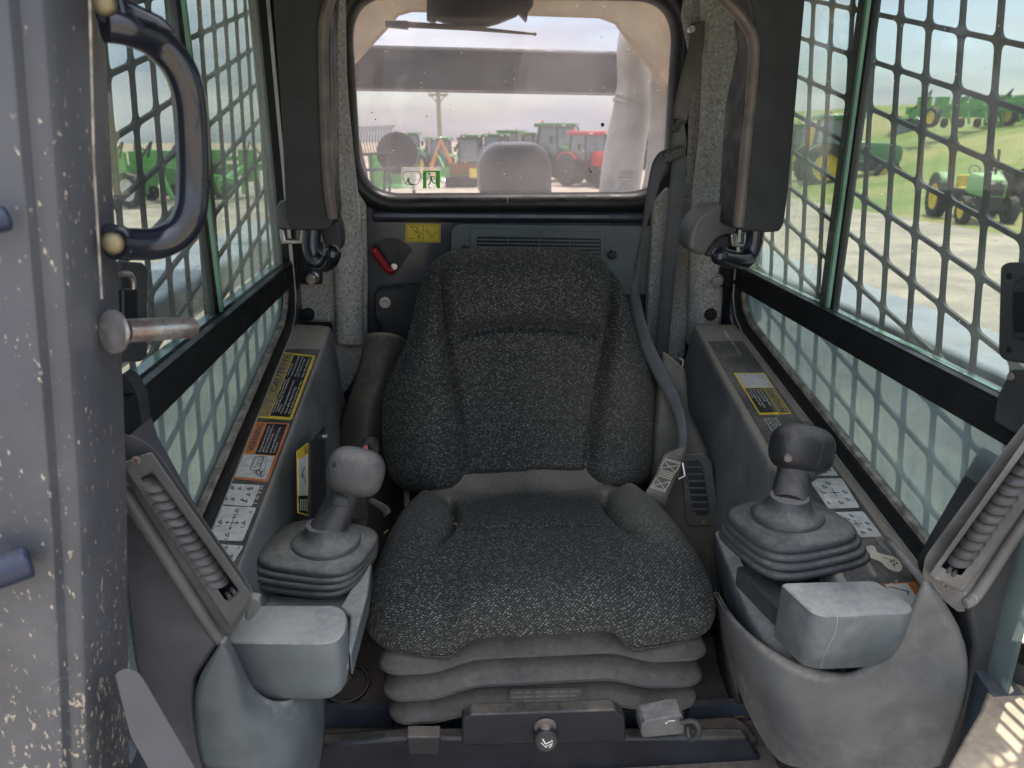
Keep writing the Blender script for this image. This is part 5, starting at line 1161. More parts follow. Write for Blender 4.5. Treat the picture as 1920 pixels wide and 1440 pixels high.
    panel(fn, t, 'yellow_edge', M['yellow'], 0, 0, 1, 1, .0002, .03, PLR); panel(fn, t, 'drawing_panel', M['white'], .03, .05, .38, .96, .0008, 0, PLR); panel(fn, t, 'black_field', M['ink'], .40, .05, .96, .60, .0008, 0, PLR); panel(fn, t, 'heading_band', M['yolk'], .40, .62, .985, .97, .0008, 0, PLR)
    f = lambda u, v: fn(u, v, .0012)
    textq('heading', [('CAUTION', .46, .70, .17, .5, .6)], f, M['inkg'], t, True)
    textq('printed_text', [('Lower seat bar and', .43, .48, .07, .5, .5), ('fasten seat belt', .43, .38, .07, .42, .5), ('before starting engine.', .43, .27, .07, .5, .5), ('Stop engine to leave', .43, .17, .07, .5, .5), ('the machine.', .43, .08, .06, .3, .5)], f, M['white'], t, True)
    fn2 = quadfn((1428, 785), (1462, 842), (1500, 840), (1458, 784), PLR, .0012)
    textq('white_lettering', [('HYDRAULIC', .02, .72, .16, .95, .8), ('CONTROL', .02, .50, .16, .85, .8), ('PATTERN', .02, .28, .16, .85, .8), ('ISO/H', .02, .06, .16, .6, .8)], lambda u, v: fn2(u, v, .001), M['white'], TR, True)
    for k, (c, lab) in enumerate([(((1503, 858), (1530, 893), (1572, 893), (1545, 858)), 'white plate just behind the right joystick head'), (((1515, 899), (1553, 955), (1612, 953), (1578, 898)), 'white pattern plate in the middle of the right console'), (((1562, 962), (1592, 1010), (1654, 1007), (1618, 960)), 'white ISO pattern plate nearest the photographer on the right')]):
        t, fn = label('pattern_plate', lab, c, PLR, 0); panel(fn, t, 'plate', M['white'], 0, 0, 1, 1, .0002, .07, PLR); g = G(); o = .0008; n_ = PLR[1]
        line(g, fn, [(.5, .36), (.5, .66)], .0007, o, n_); line(g, fn, [(.36, .5), (.64, .5)], .0007, o, n_)
        for u, v in ((.44, .12), (.44, .78), (.12, .45), (.78, .45), (.25, .25), (.68, .72)): line(g, fn, [(u, v), (u + .1, v + .02), (u + .08, v + .12), (u, v)], .0008, o, n_)
        build(g, 'line_drawing', M['inkg'], t)
        if k: textq('plate_code', [('ISO' if k == 2 else 'H', .78, .06, .12, .2, .8)], lambda u, v: fn(u, v, .0009), M['inkg'], t, True)
    # joystick drawing and orange label
    fn = quadfn((1612, 1030), (1650, 1095), (1705, 1080), (1660, 1020), PLR, .0012); t = thing('joystick_drawing', 'cream printed drawing of a joystick grip on the right console', 'printed drawing')
    pts = crv([V(p) for p in ((.02, .02, 0), (.0, .5, 0), (.20, .50, 0), (.30, .66, 0), (.45, .95, 0), (.72, .98, 0), (.85, .75, 0), (.70, .5, 0), (.48, .40, 0), (.34, .22, 0), (.2, .05, 0))], 4, True)
    build(G().slab([fn(p.x, p.y, .0006) for p in pts], -PLR[1] * .0004), 'grip_shape', M['yolk'] if False else M['stitch'], t, flat=True)
    g = G(); line(g, fn, [(.38, .55), (.5, .75), (.62, .8), (.72, .7)], .0006, .0012, PLR[1]); 
    for u, v in ((.5, .82), (.6, .84), (.52, .7), (.62, .72)): g.slab(rect(fn, u, v, u + .05, v + .06, .001), -PLR[1] * .0003)
    build(g, 'line_drawing', M['inkg'], t)
    fn3 = quadfn((1636, 1010), (1660, 1045), (1680, 1042), (1655, 1008), PLR, .0012); textq('white_notes', [('MOMENTARY', 0, .7, .16, .8, 1), ('FLOW ON/OFF', 0, .45, .16, .9, 1), ('DETENT', 0, .2, .16, .6, 1)], lambda u, v: fn3(u, v, .001), M['white'], TR, False)
    fn3 = quadfn((1662, 1100), (1690, 1135), (1712, 1120), (1685, 1085), PLR, .0012); textq('white_notes', [('BUCKET', 0, .6, .2, .8, 1), ('BOOM FLOAT', 0, .2, .2, .95, 1)], lambda u, v: fn3(u, v, .001), M['white'], TR, False)
    c = ((1655, 1096), (1697, 1168), (1768, 1166), (1716, 1092)); t, fn = label('warning_label', 'orange edged warning label half under the right control box', c, PLR, 0)
    panel(fn, t, 'orange_edge', M['orange'], 0, 0, 1, 1, .0002, .03, PLR); panel(fn, t, 'drawing_panel', M['white'], .035, .05, .97, .72, .0008, 0, PLR)
    g = G(); line(g, fn, [(.1, .1), (.26, .58), (.34, .5)], .0014, .0013, PLR[1]); build(g, 'line_drawing', M['inkg'], t); textq('heading', [('WARNING', .3, .78, .16, .5, 1)], lambda u, v: fn(u, v, .001), M['ink'], t, True)
labels()
# bright worn edge on the left console

# ------------------------------------------------------------------ joysticks
def rsq(c, h, n=36, e=.45, rot=None, sx=1.0):
    """rounded square ring round centre c in the XY plane, optionally tilted"""
    out = []
    for k in range(n):
        a = 2 * pi * k / n; p = V((h * sx * math.copysign(abs(cos(a)) ** e, cos(a)), h * math.copysign(abs(sin(a)) ** e, sin(a)), 0))
        out.append(V(c) + (rot @ p if rot else p))
    return out
def joystick(s):
    rt = s > 0
    t = thing('joystick', 'right joystick with smooth black head and trigger on a folded boot' if rt else 'left joystick with dusty rounded head on a folded boot', 'joystick', 'drive joysticks')
    if rt: base = P(1484, 1022, Z=1.193); cb = P(1476, 968, Z=1.2415); d0 = P(1494, 862, Y=.90); W = .0785
    else: base = P(582, 1056, Z=1.148); cb = P(612, 1018, Z=1.1965); d0 = P(664, 893, Y=.915); W = .081
    def tl(u, dx=0, dy=0): return Matrix.Rotation(R(dx), 3, 'X') @ Matrix.Rotation(R(dy), 3, 'Y')
    rot = Matrix.Rotation(R(11 if rt else -13), 3, 'Z') @ tl(0, -3, 3 * (-1 if rt else 1)); rings = []
    prof = [(-.030, .60), (-.008, .72), (-.003, .95), (0, .995), (.0028, 1.0), (.0055, .98), (.0075, .93), (.0092, .925), (.0115, .962), (.0145, .962), (.0170, .935), (.0188, .885), (.0205, .882), (.0228, .915), (.0258, .915), (.0283, .885), (.0300, .842), (.0315, .84), (.0335, .872), (.0370, .872), (.0400, .85), (.0425, .80), (.0445, .72), (.0458, .66), (.0466, .645), (.0472, .60), (.0480, .50), (.0485, .3)]
    H = .0485; ax = cb - base
    for z, k in prof: rings.append(rsq(base + V((ax.x * max(0, z) / H * .8, ax.y * max(0, z) / H * .8, z)), W * k, 40, .50 + .14 * max(0, z) / H, rot))
    build(G().loft(rings), 'rubber_boot', M['boot'], t, ang=70, fixn=True)
    # collar
    rings = []; q = V((0, 0, 0))
    for z, r in [(0, .044), (.004, .0445), (.0065, .043), (.009, .038), (.012, .0325), (.016, .0285), (.022, .0255), (.028, .0235)]:
        rings.append([cb + V((0, 0, z)) + q * 0 + V((r * cos(a), r * sin(a), 0)) for a in [2 * pi * k / 32 for k in range(32)]])
    build(G().loft(rings), 'collar', M['boot'], t, ang=60, fixn=True)
    a = cb + V((0, 0, .012)); pts = [a, a.lerp(d0, .3), a.lerp(d0, .6), a.lerp(d0, .9), d0]
    build(G().tube(pts, [.0235, .0215, .0205, .021, .020], 24, sq=1.08), 'grip_shaft', M['knob'], t, fixn=True)
    if rt:
        hc = P(1503, 842, Y=0.890); rm = Matrix.Rotation(R(12), 3, 'Y') @ Matrix.Rotation(R(-18), 3, 'X')
        build(G().sup(hc, (.0400, .032, .0332), .74, .68, rm, 36, 24), 'grip_head', M['knob'], t, ang=180)
        ct = P(1478, 860, Y=0.858); build(G().cyl(ct, ct + V((.002, .006, 0)), .0052, 14), 'thumb_hole', M['trim'], t); build(G().cyl(ct + V((0, -.001, 0)), ct + V((.002, .004, 0)), .003, 12), 'hole_core', M['tan_seal'], t)
        tg = P(1512, 884, Y=0.870); build(G().sup(tg, (.0125, .012, .013), .7, .6, rm, 20, 12), 'trigger', M['dark'], t, ang=180)
        for x, y in ((1466, 804), (1474, 799), (1482, 797)): c = P(x, y, Y=0.900); build(G().cyl(c - V((0, 0, .012)), c, .0045, 12), 'button', M['dark'], t, bev=.001)
        c = P(1514, 793, Y=0.895); build(G().cyl(c - V((0, 0, .01)), c, .008, 16), 'button', M['dark'], t, bev=.001)
        g = G(); seam = []
        for i in range(15):
            a_ = -1.15 + 2.3 * i / 14; seam.append(hc + rm @ V((.010 + .004 * sin(a_), -.0322 * abs(cos(a_)) ** .75, .0332 * math.copysign(abs(sin(a_)) ** .78, sin(a_)))))
        build(g.tube(seam, .0004, 5), 'mould_seam', M['dark'], t)
        for x, y, c_ in ((1457, 878, 'tan_seal'), (1453, 910, 'black'), (1452, 955, 'tan_seal')): c = P(x + 2, y, Y=.893 if y < 900 else .905); build(G().sup(c, (.0026, .002, .003), 1, 1, n=10, k=6), 'shaft_screw', M[c_], t)
    else:
        hc = P(667, 884, Y=0.890); rm = Matrix.Rotation(R(16), 3, 'Y') @ Matrix.Rotation(R(-20), 3, 'X')
        build(G().sup(hc, (.0362, .031, .0305), .70, .68, rm, 36, 24), 'grip_head', M['knob_l'], t, ang=180)
        c = P(660, 842, Y=0.905); build(G().cyl(c - V((0, 0, .012)), c + V((.001, 0, .002)), .0055, 16), 'chrome_button', M['steel'], t, bev=.001)
        c = P(627, 872, Y=0.867); build(G().sup(c, (.0022, .002, .004), 1, 1, n=10, k=6), 'screw_hole', M['black'], t)
        c = P(640, 938, Y=0.893); build(G().sup(c, (.014, .014, .012), .7, .6, rm, 18, 10), 'trigger', M['dark'], t, ang=180)
    return t
M['knob_l'] = mat('dusty_moulded_grip', (.075, .073, .075), .5, col2=(.05, .05, .052), ns=25, dust=(.30, .28, .26), damt=.65, dup=.5, bump=.55, bs=330)
joystick(-1); joystick(1)

# ------------------------------------------------------------------ control boxes in front of the joysticks
def smooth_box(name, top, depth, mt, label, rb=.012, drop=(0, 0, -.07), shrink=.8):
    pass
def boxes():
    # left box: top face outline, then the rounded front
    Zt = 1.185
    t = thing('control_box', 'blue grey control box in front of the left joystick', 'control box')
    tp = [(470, 1135), (636, 1135), (652, 1150), (650, 1180), (632, 1203), (600, 1207), (420, 1205), (440, 1160)]
    r0 = rnd([P(x, y, Z=Zt) for x, y in tp], .012, 4); c = sum(r0, V((0, 0, 0))) / len(r0)
    def sc(r, k, dz, dy=0, ky=None): return [V((c.x + (p.x - c.x) * k, c.y + (p.y - c.y) * (ky or k) + dy, p.z + dz)) for p in r]
    rings = [sc(r0, .96, .0), sc(r0, .99, -.0015), sc(r0, 1.0, -.006), sc(r0, 1.0, -.0075), sc(r0, 1.005, -.010), sc(r0, .995, -.040), sc(r0, .975, -.056), sc(r0, .92, -.070), sc(r0, .78, -.078), sc(r0, .4, -.080)]
    build(G().loft(rings), 'box_shell', M['plastic_l'], t, ang=28, fixn=True)
    # carrier behind it
    g = G().slab([P(x, y, Z=1.128) for x, y in ((500, 1060), (684, 1055), (684, 1080), (640, 1190), (480, 1190))], (0, 0, -.02)); build(g, 'carrier', M['plastic_l'], t, bev=.004, fixn=True)
    g = G().slab([P(x, y, Z=1.150) for x, y in ((636, 1138), (684, 1060), (692, 1042), (697, 1050), (690, 1110), (658, 1228), (650, 1215), (656, 1155))], (0, 0, -.03)); build(g, 'carrier_side', M['plastic_l'], t, bev=.003, fixn=True)
    g = G().slab(rnd([P(x, y, Y=.69) for x, y in ((463, 1120), (486, 1124), (489, 1138), (470, 1165), (458, 1162))], .003), (0, .012, 0)); lk = build(g, 'hinge_catch', M['plastic_l'], t, bev=.002, fixn=True)
    # right box on its swept arm
    t = thing('control_box', 'blue grey wedge shaped control box in front of the right joystick', 'control box')
    Zt = 1.218
    tp = [(1462, 1093), (1640, 1088), (1712, 1132), (1714, 1142), (1700, 1152), (1560, 1158), (1524, 1150)]
    r0 = rnd([P(x, y, Z=Zt) for x, y in tp], [.006, .006, .008, .006, .01, .03, .03], 5); c = sum(r0, V((0, 0, 0))) / len(r0)
    rings = [sc(r0, .965, 0), sc(r0, .992, -.0015), sc(r0, 1.0, -.006), sc(r0, 1.0, -.0075), sc(r0, 1.004, -.009), sc(r0, .995, -.040, .003), sc(r0, .975, -.062, .008), sc(r0, .93, -.078, .014), sc(r0, .8, -.084, .02), sc(r0, .4, -.085, .03)]
    c = c
    build(G().loft(rings), 'box_shell', M['plastic_l'], t, ang=28, fixn=True)
    # arm: swept strip from the boot down round the front of the box
    A = [(1338, 1000, .97, 1372, 992, .95), (1352, 1040, .93, 1392, 1050, .90), (1378, 1100, .88, 1425, 1105, .85), (1402, 1160, .82, 1452, 1150, .80), (1428, 1208, .775, 1485, 1190, .75), (1462, 1240, .745, 1530, 1225, .73), (1500, 1250, .735, 1570, 1245, .72)]
    rows = []
    for x0, y0, d0, x1, y1, d1 in A:
        a = P(x0, y0, Y=d0); b = P(x1, y1, Y=d1); rows.append([a + V((.012, .01, -.075)), a + V((.002, 0, -.02)), a, a.lerp(b, .12) + V((0, 0, .002)), a.lerp(b, .5) + V((0, 0, .001)), b, b + V((0, .0, -.02))])
    build(G().grid(rows), 'carrier_arm', M['plastic_l'], t, sub=2, sol=.004, fixn=True)
    g = G().slab([P(x, y, Z=1.165) for x, y in ((1380, 1060), (1600, 1050), (1650, 1130), (1480, 1160))], (0, 0, -.03)); build(g, 'carrier_deck', M['dark'], t, bev=.004, fixn=True)
boxes()

# ------------------------------------------------------------------ front vent pods and console fronts
def pod(s):
    rt = s > 0
    if rt:
        lab = 'right'; o = [(1726, 1082), (1732, 1045), (1858, 872), (1960, 740), (2010, 830), (1845, 1085), (1812, 1150), (1795, 1152), (1745, 1112)]; Y0, Y1 = .60, .66
        fr = [(1736, 1076), (1746, 1052), (1940, 792), (1990, 850), (1808, 1108), (1796, 1116)]; sl = [(1763, 1064), (1935, 826), (1968, 846), (1802, 1080)]; sc_ = (1772, 1097); nd = 13; a0 = (1797, 1052); a1 = (1960, 822)
    else:
        lab = 'left'; o = [(224, 806), (262, 818), (292, 842), (478, 1110), (474, 1135), (440, 1192), (428, 1200), (412, 1190), (228, 900)]; Y0, Y1 = .60, .655
        fr = [(230, 850), (258, 838), (285, 850), (468, 1108), (466, 1140), (446, 1174), (430, 1176), (236, 892)]; sl = [(262, 896), (285, 884), (448, 1108), (424, 1128)]; sc_ = (256, 862); nd = 13; a0 = (284, 902); a1 = (412, 1098)
    t = thing('air_vent_pod', '%s front air vent pod with a row of round baffles' % lab, 'air vent')
    yv = lambda y: Y0 + (Y1 - Y0) * (y - 800) / 400
    pp = lambda x, y, d=0: P(x, y, Y=yv(y) + d)
    nv = (pp(*o[3]) - pp(*o[0])).cross(pp(*o[-2]) - pp(*o[0])).normalized(); nv = nv if nv.y < 0 else -nv
    vd = ((pp(*o[0]) + pp(*o[4])) / 2 - CP).normalized()
    g = G().slab(rnd([pp(x, y) + vd * .021 for x, y in o], .007, 4), (pp(*o[0]) + pp(*o[4]) - CP * 2).normalized() * .06); build(g, 'pod_housing', M['plastic_w'], t, bev=.007, seg=3, fixn=True)
    fo = rnd([pp(*p) for p in fr], .004, 4)
    if rt: oo = [pp(1740, 1080), pp(1942, 794), pp(1990, 852), pp(1806, 1112)]
    else: oo = [pp(228, 868), pp(284, 846), pp(472, 1114), pp(434, 1180)]
    ii = [pp(*p) for p in sl]
    # frame with a long slot, subdivided so the two loops match
    def dens(q, n=5): return [q[i].lerp(q[(i + 1) % 4], k / n) for i in range(4) for k in range(n)]
    rot = (oo, ii)
    g = G().ring(dens(oo), dens(ii), vd * .021); build(g, 'vent_frame', M['plastic_w'], t, bev=.002, fixn=True)
    g = G().slab([p + vd * .0195 for p in ii], vd * .002); build(g, 'dark_slot', M['black'], t, flat=True, fixn=True)
    A = pp(*a0) + vd * .011; B = pp(*a1) + vd * .011; d = (B - A); q = d.normalized().to_track_quat('Z', 'Y').to_matrix()
    tilt = Matrix.Rotation(R(34 if rt else -34), 3, nv)
    for i in range(nd):
        c = A.lerp(B, (i + .2) / nd); st = d.length / nd
        m = Matrix.Translation(c) @ (tilt @ q).to_4x4(); g = G().lathe([(.001, -st * .40), (.0085, -st * .34), (.0115, -st * .14), (.0123, 0), (.0115, st * .14), (.0085, st * .34), (.001, st * .40)], 20, m)
        build(g, 'round_baffle', M['shoulder2'], t)
    for c in ([(1781, 1070), (1790, 1076)] if rt else [(428, 1118), (437, 1110)]): p = pp(*c) - nv * .001; build(G().box(p, (.008, .004, .006), q), 'thumb_wheel', M['dark'], t, bev=.001)
    rd = [(1806, 1134), (1830, 1118), (1900, 1010), (1985, 890)] if rt else [(222, 908), (300, 1030), (400, 1186), (420, 1206), (430, 1207)]
    build(G().tube(crv([pp(x, y) + vd * .014 for x, y in rd], 5), [.003] + [.0062] * (5 * (len(rd) - 1) - 1) + [.003], 12), 'housing_ridge', M['plastic_w'], t)
    c = pp(*sc_); build(G().cyl(c, c + nv * .0012, .0038, 14), 'screw', M['trim'], t); g = G().bar(c + nv * .0014 + V((-.0024, 0, -.001)), c + nv * .0014 + V((.0024, 0, .001)), .0008, .0004); g.bar(c + nv * .0014 + V((-.001, 0, .0024)), c + nv * .0014 + V((.001, 0, -.0024)), .0008, .0004); build(g, 'screw_slot', M['black'], t)
pod(-1); pod(1)
def fronts():
    # right console front: sheet with the scooped upper edge
    cols = [[(1346, 1118, .90), (1360, 1190, .86), (1378, 1260, .83), (1402, 1322, .80)], [(1380, 1182, .80), (1398, 1250, .775), (1426, 1340, .75), (1455, 1428, .73)], [(1436, 1232, .73), (1455, 1300, .71), (1480, 1370, .695), (1500, 1436, .69)],
            [(1498, 1264, .70), (1515, 1320, .69), (1530, 1380, .68), (1545, 1440, .68)], [(1555, 1282, .685), (1570, 1330, .68), (1585, 1385, .672), (1600, 1443, .672)], [(1610, 1268, .675), (1630, 1330, .668), (1640, 1385, .665), (1655, 1443, .665)],
            [(1662, 1226, .665), (1690, 1310, .658), (1700, 1380, .655), (1702, 1443, .655)], [(1712, 1152, .66), (1762, 1265, .65), (1762, 1360, .648), (1735, 1443, .65)], [(1731, 1104, .656), (1806, 1213, .646), (1796, 1322, .646), (1750, 1432, .649)], [(1738, 1094, .655), (1820, 1205, .645), (1808, 1320, .645), (1762, 1432, .648)]]
    rows = []
    for k, c in enumerate(cols):
        p = [P(x, y, Y=Yy) for x, y, Yy in c]
        r = ([p[0] + V((.006 if k < 3 else 0, .055 if k < 3 else .026, -.030)), p[0] + V((.002, .030 if k < 3 else .018, -.006)), p[0] + V((0, .012, .004))] if k < 5 else [p[0] + (p[0] - CP).normalized() * q_ - V((0, 0, .002)) for q_ in (.026, .016, .006)]) + [p[0], p[0].lerp(p[1], .10)] + p[1:-1] + [p[-2].lerp(p[-1], .93), p[-1]]
        rows.append(r)
        if k == 0: rows.append(None)
    rows[1] = [a.lerp(b, .08) for a, b in zip(rows[0], rows[2])]
    last = [p + V((.004, .02, -.002)) for p in rows[-1]]; last2 = [p + V((.012, .10, -.004)) for p in rows[-1]]
    g = G().grid(rows + [last, last2]); t = build(g, 'console_front', M['plastic_w'], TR, 'large scooped grey plastic front, scuffed', None, sub=2, sol=.004, fixn=True)
    g = G().slab([P(x, y, Y=.66) for x, y in ((1815, 1140), (1850, 1080), (1960, 900), (1975, 1000), (1880, 1262), (1788, 1450), (1755, 1450), (1808, 1320), (1830, 1215))], (0, .1, 0)); build(g, 'console_side', M['dark'], TR, None, None, bev=.006, fixn=True)
    # inner side wall below the right box
    g = G().grid([[P(x, y, Y=d) for x, y, d in r] for r in ([(1346, 1080, 1.10), (1344, 1110, .98), (1352, 1160, .89)], [(1335, 1200, 1.10), (1345, 1220, .98), (1372, 1250, .86)], [(1330, 1330, 1.05), (1360, 1330, .93), (1400, 1330, .82)])]); build(g, 'console_inner_side', M['dark'], TR, None, None, sub=1, sol=.004)
    # left
    cols = [[(415, 1205, .66), (380, 1255, .655), (362, 1300, .65), (366, 1370, .65), (376, 1450, .65)], [(430, 1225, .66), (420, 1290, .65), (415, 1340, .645), (415, 1390, .645), (420, 1450, .645)], [(455, 1285, .665), (455, 1320, .655), (455, 1360, .65), (460, 1400, .65), (465, 1450, .65)],
            [(478, 1318, .67), (482, 1345, .665), (485, 1375, .66), (490, 1410, .66), (495, 1450, .66)], [(512, 1333, .68), (518, 1355, .675), (522, 1380, .67), (528, 1415, .67), (530, 1450, .67)], [(548, 1326, .70), (555, 1350, .695), (560, 1380, .69), (562, 1415, .69), (562, 1450, .69)],
            [(580, 1290, .74), (590, 1330, .73), (592, 1370, .73), (592, 1415, .73), (590, 1450, .73)], [(608, 1235, .82), (612, 1300, .80), (612, 1360, .79), (605, 1410, .78), (598, 1450, .78)]]
    rows = []
    for k, c in enumerate(cols):
        p = [P(x, y, Y=Yy) for x, y, Yy in c]; rows.append([p[0] + V((-.003 if k > 5 else 0, .024, -.022)), p[0] + V((0, .018, -.006)), p[0] + V((0, .010, .003)), p[0], p[0].lerp(p[1], .10)] + p[1:])
    build(G().grid(rows), 'console_front', M['plastic_l'], TL, 'light blue grey scooped front', None, sub=2, sol=.004, fixn=True)
    g = G().slab([P(x, y, Y=.665) for x, y in ((222, 830), (240, 880), (420, 1195), (398, 1225), (364, 1275), (362, 1330), (380, 1460), (320, 1460), (250, 1240), (222, 1000))], (0, .08, 0)); build(g, 'console_side', M['plastic_w2'], TL, None, None, bev=.008, seg=3, fixn=True)
M['plastic_w2'] = mat('dark_scuffed_plastic', (.050, .052, .062), .42, col2=(.080, .080, .092), ns=7, dust=(.26, .24, .24), damt=.55, dup=.3, streak=True, bump=.08, bs=700)
fronts()

# ------------------------------------------------------------------ seat base, floor and odds and ends
def base():
    t = thing('step_box', 'dark step box under the seat with dusty top ledge', 'step')
    f = [(596, 1372), (610, 1352), (1230, 1352), (1372, 1340), (1404, 1352), (1462, 1460), (590, 1460)]
    g = G().slab([P(x, y, Y=.782) for x, y in ((600, 1396), (760, 1384), (1200, 1384), (1400, 1384), (1460, 1470), (585, 1470))], (0, .02, 0)); build(g, 'front_face', M['black'], t, bev=.004, fixn=True)
    g = G().box((.105, 1.0, .885), (.62, .47, .03)); build(g, 'ledge', M['floor'], t, bev=.004)
    g = G().slab(rnd([P(x, y, Z=.912) for x, y in ((1235, 1350), (1370, 1340), (1400, 1352), (1425, 1388), (1236, 1390))], .01), (0, 0, -.03)); build(g, 'raised_plate', M['floor'], t, bev=.005, fixn=True)
    g = G().slab(rnd([P(x, y, Y=.76) for x, y in ((762, 1382), (826, 1382), (822, 1416), (766, 1416))], .003), (0, .02, 0)); build(g, 'lower_tab', M['floor'], t, bev=.003, fixn=True)
    g = G().box(P(795, 1365, Y=.84), (.035, .05, .03)); g.cyl(P(760, 1362, Y=.85), P(762, 1385, Y=.82), .012, 12); build(g, 'mount_bracket', M['floor'], t, bev=.003)
    for s, xs in ((-1, (610, 1210, 1345)), (1, ())):
        pass
    # left floor channel with ring and bolt
    g = G().slab([P(x, y, Z=.93) for x, y in ((600, 1340), (735, 1340), (735, 1120), (690, 1080), (650, 1120))], (0, 0, -.02)); fl = build(g, 'floor_plate', M['floor'], None, 'dirty floor plate left of the seat suspension', 'floor plate', bev=.003, fixn=True)
    c = P(652, 1284, Z=.932); build(G().tube([c + V((.030 * cos(a), .040 * sin(a), .002)) for a in [2 * pi * k / 24 for k in range(25)]], .0035, 8), 'moulded_ring', M['floor'], fl)
    t2 = thing('floor_bolt', 'threaded bolt with nut on the floor plate beside the seat', 'bolt'); c = P(649, 1275, Z=.935); build(G().cyl(c, c + V((0, 0, .006)), .009, 6), 'nut', M['trim'], t2, bev=.001); build(G().cyl(c + V((0, 0, .006)), c + V((0, 0, .018)), .004, 12), 'thread', M['trim'], t2)
    g = G().bar(P(600, 1340, Z=.925), P(735, 1340, Z=.925), .012, .03); build(g, 'cross_rail', M['navy'], t); g = G().bar(P(1290, 1335, Z=.915), P(1400, 1330, Z=.915), .012, .03); build(g, 'cross_rail', M['navy'], t)
    # litter on the right
    g = G().slab([P(x, y, Z=.905) for x, y in ((1285, 1200), (1400, 1180), (1410, 1345), (1285, 1345))], (0, 0, -.02)); build(g, 'floor_plate', M['floor'], None, 'dirty floor plate with litter right of the seat suspension', 'floor plate', bev=.003, fixn=True)
    g = G(); rr = random.Random(3)
    for i in range(40):
        c = P(1292 + rr.random() * 100, 1318 + rr.random() * 26, Z=.908); g.box(c, (rr.uniform(.002, .012), rr.uniform(.002, .008), .003), Matrix.Rotation(rr.random() * 3, 3, 'Z'))
    build(g, 'litter', M['brown'], None, 'brown crumbs of dirt and leaves in the corner beside the seat', kind='stuff')
    # right floor step with the sunny patch, and cup rim
    g = G().slab([P(x, y, Z=1.125) for x, y in ((1740, 1500), (1838, 1330), (1868, 1250), (1960, 1290), (1960, 1500))], (0, 0, -.03)); build(g, 'floor_step', M['floor2'], None, 'dusty tan floor step at the lower right corner', 'step', bev=.004, fixn=True)
    g = G(); c = P(1922, 1228, Z=1.15); n = 28
    ro = [[c + V((r * cos(2 * pi * k / n), r * sin(2 * pi * k / n), z)) for k in range(n)] for r, z in ((.020, -.035), (.022, 0), (.0235, .001), (.0235, -.002), (.0225, -.035))]
    build(G().loft(ro, cap=False), 'cup_rim', M['dark'], None, 'round black cup holder rim at the right edge', 'cup holder', fixn=True)
M['floor2'] = mat('dusty_floor_step', (.09, .08, .072), .7, col2=(.17, .14, .105), ns=9, dust=(.42, .34, .25), damt=.7, bump=.3, bs=90)
base()

# ------------------------------------------------------------------ latches on the right
def latches():
    t = thing('window_latch', 'black window latch with moulded plate at the right edge', 'latch'); Yq = .70
    # lies in the plane of the window frame
    X_ = XR - .012
    g = G().slab(rnd([P(x, y, X=X_) for x, y in ((1874, 500), (1884, 492), (1960, 490), (1960, 690), (1880, 676), (1870, 664))], .005), (.01, 0, 0)); build(g, 'latch_plate', M['dark'], t, bev=.003, fixn=True)
    g = G().slab(rnd([P(x, y, X=X_ - .006) for x, y in ((1897, 532), (1908, 524), (1960, 522), (1960, 640), (1905, 636), (1896, 622))], .004), (.008, 0, 0)); build(g, 'latch_grip', M['pad'], t, bev=.003, fixn=True)
    g = G().slab([P(x, y, X=X_ - .0066) for x, y in ((1900, 548), (1950, 545), (1950, 624), (1900, 622))], (.001, 0, 0)); build(g, 'grip_recess', M['black'], t, flat=True, fixn=True)
    for y in (517, 655): c = P(1893, y, X=X_); build(G().cyl(c, c + V((-.001, 0, 0)), .0035, 12), 'screw_hole', M['black'], t)
    t = thing('rail_bracket', 'black bracket clamped round the front end of the right rail', 'bracket'); X_ = XR - .016
    g = G().slab(rnd([P(x, y, X=X_) for x, y in ((1893, 692), (1960, 700), (1960, 820), (1898, 812), (1861, 790), (1868, 745))], .004), (.02, 0, 0)); build(g, 'bracket_body', M['dark'], t, bev=.003, fixn=True)
    c = P(1897, 706, X=X_ - .001); build(G().cyl(c, c + V((-.002, 0, 0)), .004, 12), 'screw', M['trim'], t)
    # left window latch, seen through the gap behind the bolt
    t = thing('window_latch', 'black window latch half hidden behind the left bolt', 'latch'); X_ = XL + .012
    g = G().slab(rnd([P(x, y, X=X_) for x, y in ((225, 490), (270, 492), (278, 505), (278, 668), (268, 678), (225, 678))], .004), (-.01, 0, 0)); build(g, 'latch_plate', M['dark'], t, bev=.003, fixn=True)
    build(G().slab(rnd([P(x, y, X=X_ + .006) for x, y in ((232, 540), (258, 540), (260, 640), (232, 640))], .003), (-.006, 0, 0)), 'latch_grip', M['black'], t, bev=.002, fixn=True)
    build(G().tube(crv([P(226, 514, X=X_ + .006), P(242, 514, X=X_ + .008), P(249, 524, X=X_ + .008), P(250, 540, X=X_ + .006)], 4), .0028, 8), 'wire_loop', M['steel'], t)
    t = thing('rail_bracket', 'black bracket at the front end of the left rail', 'bracket')
    build(G().slab(rnd([P(x, y, Y=.72) for x, y in ((225, 700), (245, 712), (262, 745), (268, 790), (255, 818), (225, 815))], .004), (0, .02, 0)), 'bracket_body', M['pad'], t, bev=.003, fixn=True)
latches()

